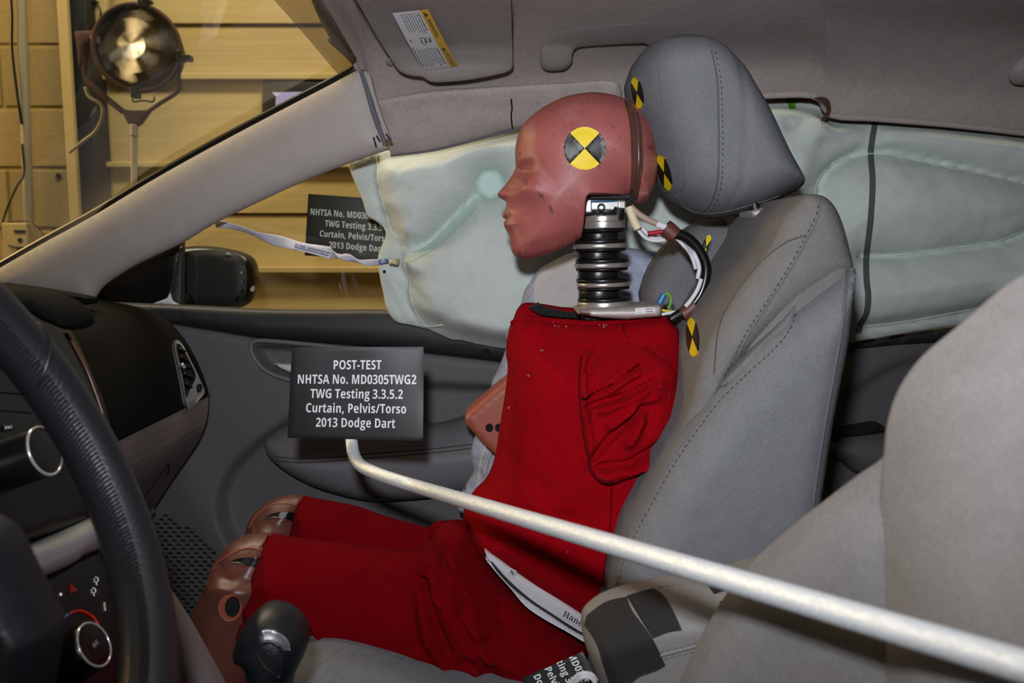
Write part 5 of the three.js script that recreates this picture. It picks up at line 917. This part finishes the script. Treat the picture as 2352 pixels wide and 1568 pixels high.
  part(t, 'dark_jacket', solid({ poly: [[1214, 706, 1], [1229, 703], [1238, 698, 1], [1250, 706], [1295, 716], [1335, 721, 1], [1335, 731, 1], [1290, 729], [1240, 722]], z: -1.072, D: 0.001, R: 4, L: 0.04, h: 8 }), std(0x0b0b0c, 0.95));
  { const dust = []; const cl = [[1270, 735], [1285, 733], [1278, 732], [1292, 736], [1265, 738], [1301, 733], [1383, 745], [1389, 750], [1370, 741], [1242, 805], [1215, 863], [1168, 935], [1299, 1265]]; for (let i = 0; i < 40; i++) { const q = cl[i % cl.length], h = on(shirt, q[0] + (rnd() - 0.5) * 14, q[1] + (rnd() - 0.5) * 6); if (h) dust.push(new THREE.IcosahedronGeometry(0.0005 + rnd() * 0.0007, 0).translate(h.p.x, h.p.y, h.p.z)); } const o = part(shirt, 'chalk_specks', join(dust), M.sideBagWhite); o.userData.kind = 'stuff'; }

  // shorts: far leg, near leg with hip, waistband
  const wLeg = wr([[[600, 1290], [700, 1300], 20, 0.002], [[850, 1280], [940, 1290], 12, 0.006], [[940, 1288], [992, 1296], 6, -0.012], [[952, 1275], [1000, 1270], 9, 0.01], [[992, 1300], [1040, 1420], 7, -0.006], [[1005, 1300], [1100, 1460], 12, 0.006], [[1015, 1215], [1080, 1340], 6, -0.006], [[1040, 1230], [1110, 1390], 9, 0.005], [[1060, 1240], [1160, 1400], 6, -0.005], [[700, 1410], [860, 1460], 5, -0.004], [[860, 1460], [980, 1490], 6, -0.004], [[745, 1380], [765, 1420], 8, -0.004], [[1100, 1420], [1250, 1500], 10, 0.004], [[1080, 1440], [1220, 1530], 7, -0.004], [[960, 1470], [1010, 1560], 8, -0.004], [[1025, 1225], [1060, 1330], 6, 0.005], [[1060, 1330], [1130, 1440], 7, 0.005], [[1000, 1250], [1025, 1340], 5, -0.005], [[1025, 1340], [1090, 1450], 6, -0.004], [[975, 1300], [1000, 1400], 8, 0.005], [[1000, 1400], [1060, 1500], 9, 0.004], [[955, 1310], [975, 1410], 6, -0.004], [[1090, 1290], [1180, 1420], 7, -0.004], [[1130, 1400], [1260, 1490], 6, -0.004], [[560, 1372], [700, 1405], 4, -0.004], [[700, 1405], [860, 1452], 5, -0.004], [[620, 1440], [800, 1475], 7, 0.003], [[760, 1370], [775, 1410], 7, 0.004], [[930, 1490], [1100, 1530], 12, 0.004], [[1100, 1530], [1200, 1500], 10, 0.003]]);
  const shorts = part(t, 'shorts', solid({ poly: [[616, 1227, 1], [640, 1231], [662, 1235], [720, 1243], [800, 1252], [880, 1262], [950, 1266], [990, 1240], [1004, 1212], [1040, 1196], [1075, 1200, 1], [1108, 1262], [1150, 1322], [1205, 1375], [1270, 1420], [1345, 1475, 1], [1352, 1520], [1330, 1640, 1], [1060, 1640, 1], [1000, 1580], [940, 1556], [878, 1539], [788, 1517], [707, 1506], [640, 1502], [560, 1500, 1], [550, 1470], [541, 1440], [538, 1404], [546, 1380], [551, 1363], [549, 1339], [566, 1315], [582, 1291], [596, 1268], [609, 1245]], z: -0.985, D: 0.085, R: 135, Db: 0.05, h: 8, bump: (x, y, d) => (1.9 * wLeg(x, y) + 0.0015 * pn(x, y, 0.02)) * sstep(0, 14, d) }), M.redRib, 'thin red cotton shorts with cut hems');
  part(shorts, 'far_leg', solid({ poly: [[698, 1139, 1], [722, 1145], [812, 1162], [878, 1184], [937, 1201], [985, 1212], [1000, 1202], [1015, 1197], [1060, 1206], [1080, 1300], [900, 1360], [640, 1330], [645, 1260, 1], [659, 1236], [668, 1208], [675, 1190], [682, 1160], [690, 1148]], z: -1.13, D: 0.07, R: 110, Db: 0.04, h: 9, bump: (x, y, d) => wLeg(x, y + 80) * 0.6 * sstep(0, 14, d) }), M.redRib);
  part(shorts, 'waist_bunch', solid({ poly: [[985, 1215], [996, 1200], [1014, 1196], [1050, 1203], [1080, 1206], [1100, 1250], [1060, 1270], [1010, 1260], [990, 1240]], z: -1.03, D: 0.014, R: 26, h: 7, bump: (x, y, d) => 0.004 * Math.sin(x * 0.12 + y * 0.05) * sstep(4, 16, d) }), M.redRib);
  const bandT = [[1113, 1262], [1145, 1282], [1200, 1322], [1260, 1358], [1310, 1392], [1352, 1420]], bandB = [[1350, 1478], [1300, 1448], [1250, 1420], [1210, 1392], [1175, 1350], [1145, 1318], [1122, 1290]];
  const band = part(shorts, 'waistband', solid({ poly: [...bandT.map((p, i) => i === 0 || i === 5 ? [...p, 1] : p), ...bandB.map((p, i) => i === 0 ? [...p, 1] : p)], z: -0.94, D: 0.006, R: 14, L: 0.03, h: 7 }), std(0xb4b1b2, 0.85), 'white elastic waistband');  // greyer than its outer edge: shade inside the waist painted into the colour
  part(band, 'outer_edge', patchOn(band, [[1118, 1276, 1], [1150, 1318], [1182, 1350], [1220, 1382], [1262, 1410], [1305, 1438], [1350, 1464, 1], [1350, 1476, 1], [1300, 1446], [1250, 1418], [1210, 1390], [1176, 1350], [1146, 1317], [1120, 1286, 1]], 0.002, 6), M.white);
  part(band, 'black_line', lineOn(band, [[1128, 1290], [1150, 1316], [1182, 1348], [1220, 1380], [1262, 1408], [1305, 1436], [1348, 1462]], 0.0018), M.blackTrim);
  { // lettering on the band
    const tx = print(512, 128, (g, W, H) => { g.fillStyle = '#b4b1b2'; g.fillRect(0, 0, W, H); g.fillStyle = '#26262c'; g.font = 'bold 112px serif'; g.textBaseline = 'middle'; g.textAlign = 'center'; g.fillText('Hanes', W / 2, H / 2, W * 0.9); });
    const q = [[1287, 1391], [1362, 1435], [1354, 1455], [1278, 1411]].map(([x, y]) => P(x, y, -0.932));
    part(band, 'brand_print', sheet(q, 0.0004, 4), new THREE.MeshStandardMaterial({ map: tx, roughness: 0.8 }));
    const ts = print(64, 96, (g, W, H) => { g.fillStyle = '#b4b1b2'; g.fillRect(0, 0, W, H); g.fillStyle = '#26262c'; g.font = 'bold 92px serif'; g.textBaseline = 'middle'; g.textAlign = 'center'; g.fillText('s', W / 2, H * 0.42); });
    const q2 = [[1172, 1303], [1187, 1311], [1181, 1328], [1166, 1318]].map(([x, y]) => P(x, y, -0.932));
    part(band, 'brand_print', sheet(q2, 0.0004, 4), new THREE.MeshStandardMaterial({ map: ts, roughness: 0.8 }));
  }
  const hem = (pts, m) => part(shorts, 'cut_hem', lineOn(m, pts, 0.0014), M.redSeam);
  hem([[616, 1230], [609, 1246], [583, 1292], [551, 1340], [553, 1362], [541, 1404], [545, 1440]], shorts);

  // knees and shins of rubber flesh
  const knee = (parts, shade) => parts;
  const shin = part(t, 'near_leg', solid({ poly: [[628, 1234], [612, 1228], [579, 1229], [550, 1236], [532, 1245], [514, 1262], [498, 1281], [487, 1305], [480, 1330], [466, 1360], [455, 1382], [446, 1402], [438, 1430], [425, 1470], [412, 1530], [404, 1640, 1], [600, 1640, 1], [615, 1540], [640, 1420], [660, 1300]], z: -0.985, D: 0.06, R: 95, Db: 0.05, h: 8, bump: (x, y, d) => {
    const s = lineDist([[478, 1330], [490, 1311], [520, 1297], [560, 1292], [620, 1305]])(x, y), below = y > 1297 + Math.max(0, 520 - x) * 0.7;
    return (below ? 0.008 * sstep(0, 10, s) * (1 - 0.5 * sstep(20, 120, s)) : -0.006 * sstep(0, 4, s)) * sstep(0, 8, d) + (y < 1262 + (545 - x) * 0.3 ? 0.004 : 0) * sstep(0, 10, d);
  } }), M.flesh);
  const slot = (m, poly, n, mat = M.darkSteel, off = 0.0012) => part(m, n, patchOn(m, poly, off, 5), mat);
  slot(shin, [[530, 1292], [545, 1284], [570, 1281], [600, 1282], [600, 1302], [572, 1300], [550, 1294]], 'knee_slot', M.rubber);
  part(shin, 'knee_screw', orient(new THREE.CylinderGeometry(0.004, 0.004, 0.006, 14), on(shin, 568, 1291).p, V(0, 0.6, 1)), M.darkSteel);
  part(shin, 'knee_rim', lineOn(shin, [[489, 1308], [498, 1294], [522, 1277], [548, 1263], [575, 1258], [602, 1262]], 0.0012), M.padSkin);
  const kh = slot(shin, ellipse(529, 1394, 26, 31, 0.1), 'knee_hole_rim', M.padSkin);
  slot(shin, ellipse(535, 1391, 16, 23, 0.15), 'knee_hole', M.hole, 0.0026);
  const far = part(t, 'far_leg', solid({ poly: [[700, 1142], [690, 1139], [668, 1137], [640, 1141], [618, 1150], [600, 1162], [584, 1178], [572, 1198], [567, 1222], [560, 1240], [545, 1300], [530, 1400], [640, 1420], [690, 1300]], z: -1.14, D: 0.055, R: 85, Db: 0.04, h: 8, bump: (x, y, d) => {
    const s = lineDist([[568, 1226], [585, 1208], [610, 1196], [640, 1190], [690, 1200]])(x, y), below = y > 1192 + Math.max(0, 630 - x) * 0.5;
    return (below ? 0.006 * sstep(0, 10, s) : -0.006 * sstep(0, 4, s)) * sstep(0, 8, d);
  } }), M.flesh);
  slot(far, [[608, 1191], [625, 1181], [650, 1176], [690, 1180], [680, 1199], [655, 1191], [630, 1189]], 'knee_slot', M.rubber);
  part(far, 'knee_screw', orient(new THREE.CylinderGeometry(0.005, 0.005, 0.006, 14), on(far, 650, 1184).p, V(0, 0.6, 1)), M.steel);
  part(far, 'knee_rim', lineOn(far, [[572, 1212], [585, 1188], [610, 1166], [640, 1156], [682, 1158]], 0.0012), M.padSkin);

  // stub of the far arm
  const pad = part(t, 'far_arm_stub', solid({ poly: [[1067, 962], [1069, 953, 0], [1078, 943], [1165, 868, 1], [1240, 880, 1], [1240, 1040, 1], [1165, 1052, 1], [1140, 1043], [1130, 1036], [1112, 1018], [1070, 972]], z: -1.2, D: 0.014, R: 12, L: 0.05, h: 8 }), M.padSkin);
  for (const x of [1124, 1146]) part(pad, 'bolt_hole', patchOn(pad, ellipse(x, 982, 9, 9.5), 0.0008, 4), M.hole);

  // sensor wires from the skull down to the neck plate
  const wire = (n, pp, r, m) => part(t, n, tubeP(pp, r, 10), m);
  const loop = [[1540, 532], [1575, 545], [1604, 575], [1619, 610], [1617, 645], [1604, 680], [1580, 708], [1550, 726], [1535, 736]];
  wire('black_cable', loop.map(([x, y]) => [x + 2, y, -1.0]), 0.0062, M.cable);
  wire('white_wire', [[1446, 476], [1456, 500], [1470, 522], [1490, 540], [1515, 545], [1545, 541], [1575, 560], [1597, 588], [1606, 615], [1602, 640]].map(([x, y], i) => [x, y, i > 6 ? -0.994 : -1.02]), 0.0026, M.white);
  wire('white_wire', [[1450, 478], [1462, 505], [1478, 528], [1498, 546], [1520, 549], [1548, 545], [1572, 566], [1590, 592], [1598, 618]].map(([x, y], i) => [x, y, i > 6 ? -0.993 : -1.012]), 0.0022, M.white);
  wire('white_wire', [[1444, 480], [1452, 505], [1464, 526], [1486, 548], [1512, 553], [1535, 548]].map(([x, y]) => [x, y, -1.008]), 0.0022, M.white);
  wire('cream_sleeve', [[1444, 474], [1450, 492], [1458, 512], [1466, 526]].map(([x, y]) => [x, y, -1.0]), 0.0052, M.cream);
  wire('clear_sleeve', [[1448, 474], [1462, 488], [1485, 503], [1510, 514], [1528, 522]].map(([x, y]) => [x, y, -1.0]), 0.004, M.sleeveClear);
  wire('white_wire', [[1508, 514], [1518, 518], [1530, 523]].map(([x, y]) => [x, y, -0.998]), 0.0043, M.white);
  wire('red_wire', [[1488, 536], [1500, 535], [1512, 533], [1526, 532]].map(([x, y]) => [x, y, -0.998]), 0.003, M.wireRed);
  wire('white_wire', [[1617, 640], [1608, 665], [1592, 690], [1580, 704]].map(([x, y]) => [x - 6, y, -0.992]), 0.0026, M.white);
  wire('brown_tape', [[1527, 522], [1538, 531], [1550, 542]].map(([x, y]) => [x, y, -1.0]), 0.0105, M.brownTape);
  wire('brown_tape', [[1592, 700], [1580, 712], [1562, 724]].map(([x, y]) => [x + 4, y, -1.0]), 0.0092, M.brownTape);
  wire('green_wire', [[1520, 700], [1524, 682], [1534, 674], [1541, 684], [1540, 698], [1534, 708]].map(([x, y]) => [x, y, -1.02]), 0.0016, M.wireGreen);
  wire('green_wire', [[1610, 700], [1622, 675], [1630, 645], [1632, 628]].map(([x, y]) => [x, y, -1.01]), 0.0018, M.wireGreen);
  wire('yellow_wire', [[1520, 712], [1540, 715], [1562, 714], [1580, 708]].map(([x, y]) => [x, y, -1.01]), 0.0016, M.wireYellow);
  wire('blue_connector', [[1514, 697], [1520, 686], [1525, 676]].map(([x, y]) => [x, y, -1.02]), 0.004, M.wireBlue);
  wire('white_wire', [[1520, 722], [1540, 718], [1556, 716], [1570, 714]].map(([x, y]) => [x, y, -1.0]), 0.002, M.white);
}

// ------------------------------------------------------------------ cards, rod, loose cable
{
  const lines = ['POST-TEST', 'NHTSA No. MD0305TWG2', 'TWG Testing 3.3.5.2', 'Curtain, Pelvis/Torso', '2013 Dodge Dart'];
  const face = print(1240, 840, (g, w, h) => { cardText(g, w, h, lines.map((l, i) => [l, [0.5, 0.5, 0.502, 0.5, 0.5][i]]), 203, 132, 116, 0.8); });
  const mat = new THREE.MeshStandardMaterial({ map: face, roughness: 0.5 });
  const t = thing('test_card', 'black POST-TEST card held up on the bent metal rod', 'sign', base(816, 1011, -1.0));
  part(t, 'card', sheet([P(671, 797, -1.0), P(973, 796, -1.005), P(972, 1012, -0.99), P(660, 1005, -0.995)], 0.0012, 20, (a, b) => 0.003 * Math.sin(a * Math.PI) * (1 - b) + 0.0012 * Math.sin(a * 9 + b * 3) * Math.sin(b * 5)), mat);
  single('metal_rod', tube([P(806, 990, -1.008), P(808, 1018, -1.0), P(813, 1045, -0.985), P(828, 1068, -0.96), P(860, 1085, -0.935), P(905, 1101, -0.91), P(950, 1115, -0.89), ...[0.1, 0.2, 0.3, 0.4, 0.5, 0.6, 0.7, 0.8, 0.9, 1, 1.15, 1.3].map(k => { const iz = 1 / 0.89 + k * (1 / 0.33 - 1 / 0.89), f = (iz - 1 / 0.89) / (1 / 0.33 - 1 / 0.89); return P(950 + 1450 * f, 1115 + 430 * f, -1 / iz); })], 0.0075, 24, 8), M.zinc, 'bent shiny metal rod running across the cabin below the card', 'rod');
  const t2 = thing('test_card', 'black card taped outside the window, partly hidden by the curtain airbag', 'sign', base(800, 590, -1.5));
  part(t2, 'card', sheet([P(708, 445, -1.5), P(915, 460, -1.5), P(915, 604, -1.5), P(700, 586, -1.5)], 0.001, 12, (a, b) => 0.002 * Math.sin(a * 5)), new THREE.MeshStandardMaterial({ map: print(1240, 840, (g, w, h) => cardText(g, w, h, lines.slice(1).map((l, i) => [l, [0.475, 0.545, 0.52, 0.545][i]]), 280, 143, 118, 0.78)), roughness: 0.5 }));
  const t3 = thing('test_card', 'black card lying sideways on the red shorts beside the armrest', 'sign', base(1300, 1640, -0.86));
  part(t3, 'card', sheet([P(1338, 1496, -0.86), P(1442, 1700, -0.82), P(1304, 1761, -0.82), P(1200, 1556, -0.87)], 0.001, 10), new THREE.MeshStandardMaterial({ map: print(1240, 840, (g, w, h) => cardText(g, w, h, lines.slice(1).map((l, i) => [l, [0.02, 0.04, 0.08, 0.16][i]]), 190, 172, 128, 0.9)), roughness: 0.5 }));
  const wc = (i, pp) => single('loose_cable', tubeP(pp, 0.0022, 8), M.white, ['white cable arching highest beside the sideways card', 'white cable lying under the other one beside the sideways card'][i], 'cable');
  wc(0, [[1306, 1575, -0.78], [1320, 1556, -0.775], [1338, 1546, -0.77], [1358, 1548, -0.77], [1372, 1562, -0.77]]);
  wc(1, [[1312, 1582, -0.78], [1328, 1562, -0.77], [1344, 1554, -0.765], [1360, 1558, -0.765], [1370, 1575, -0.765]]);
}

// every mesh throws and takes shadows; render
scene.traverse(o => { if (o.isMesh) o.castShadow = o.receiveShadow = true; });
renderer.render(scene, camera);
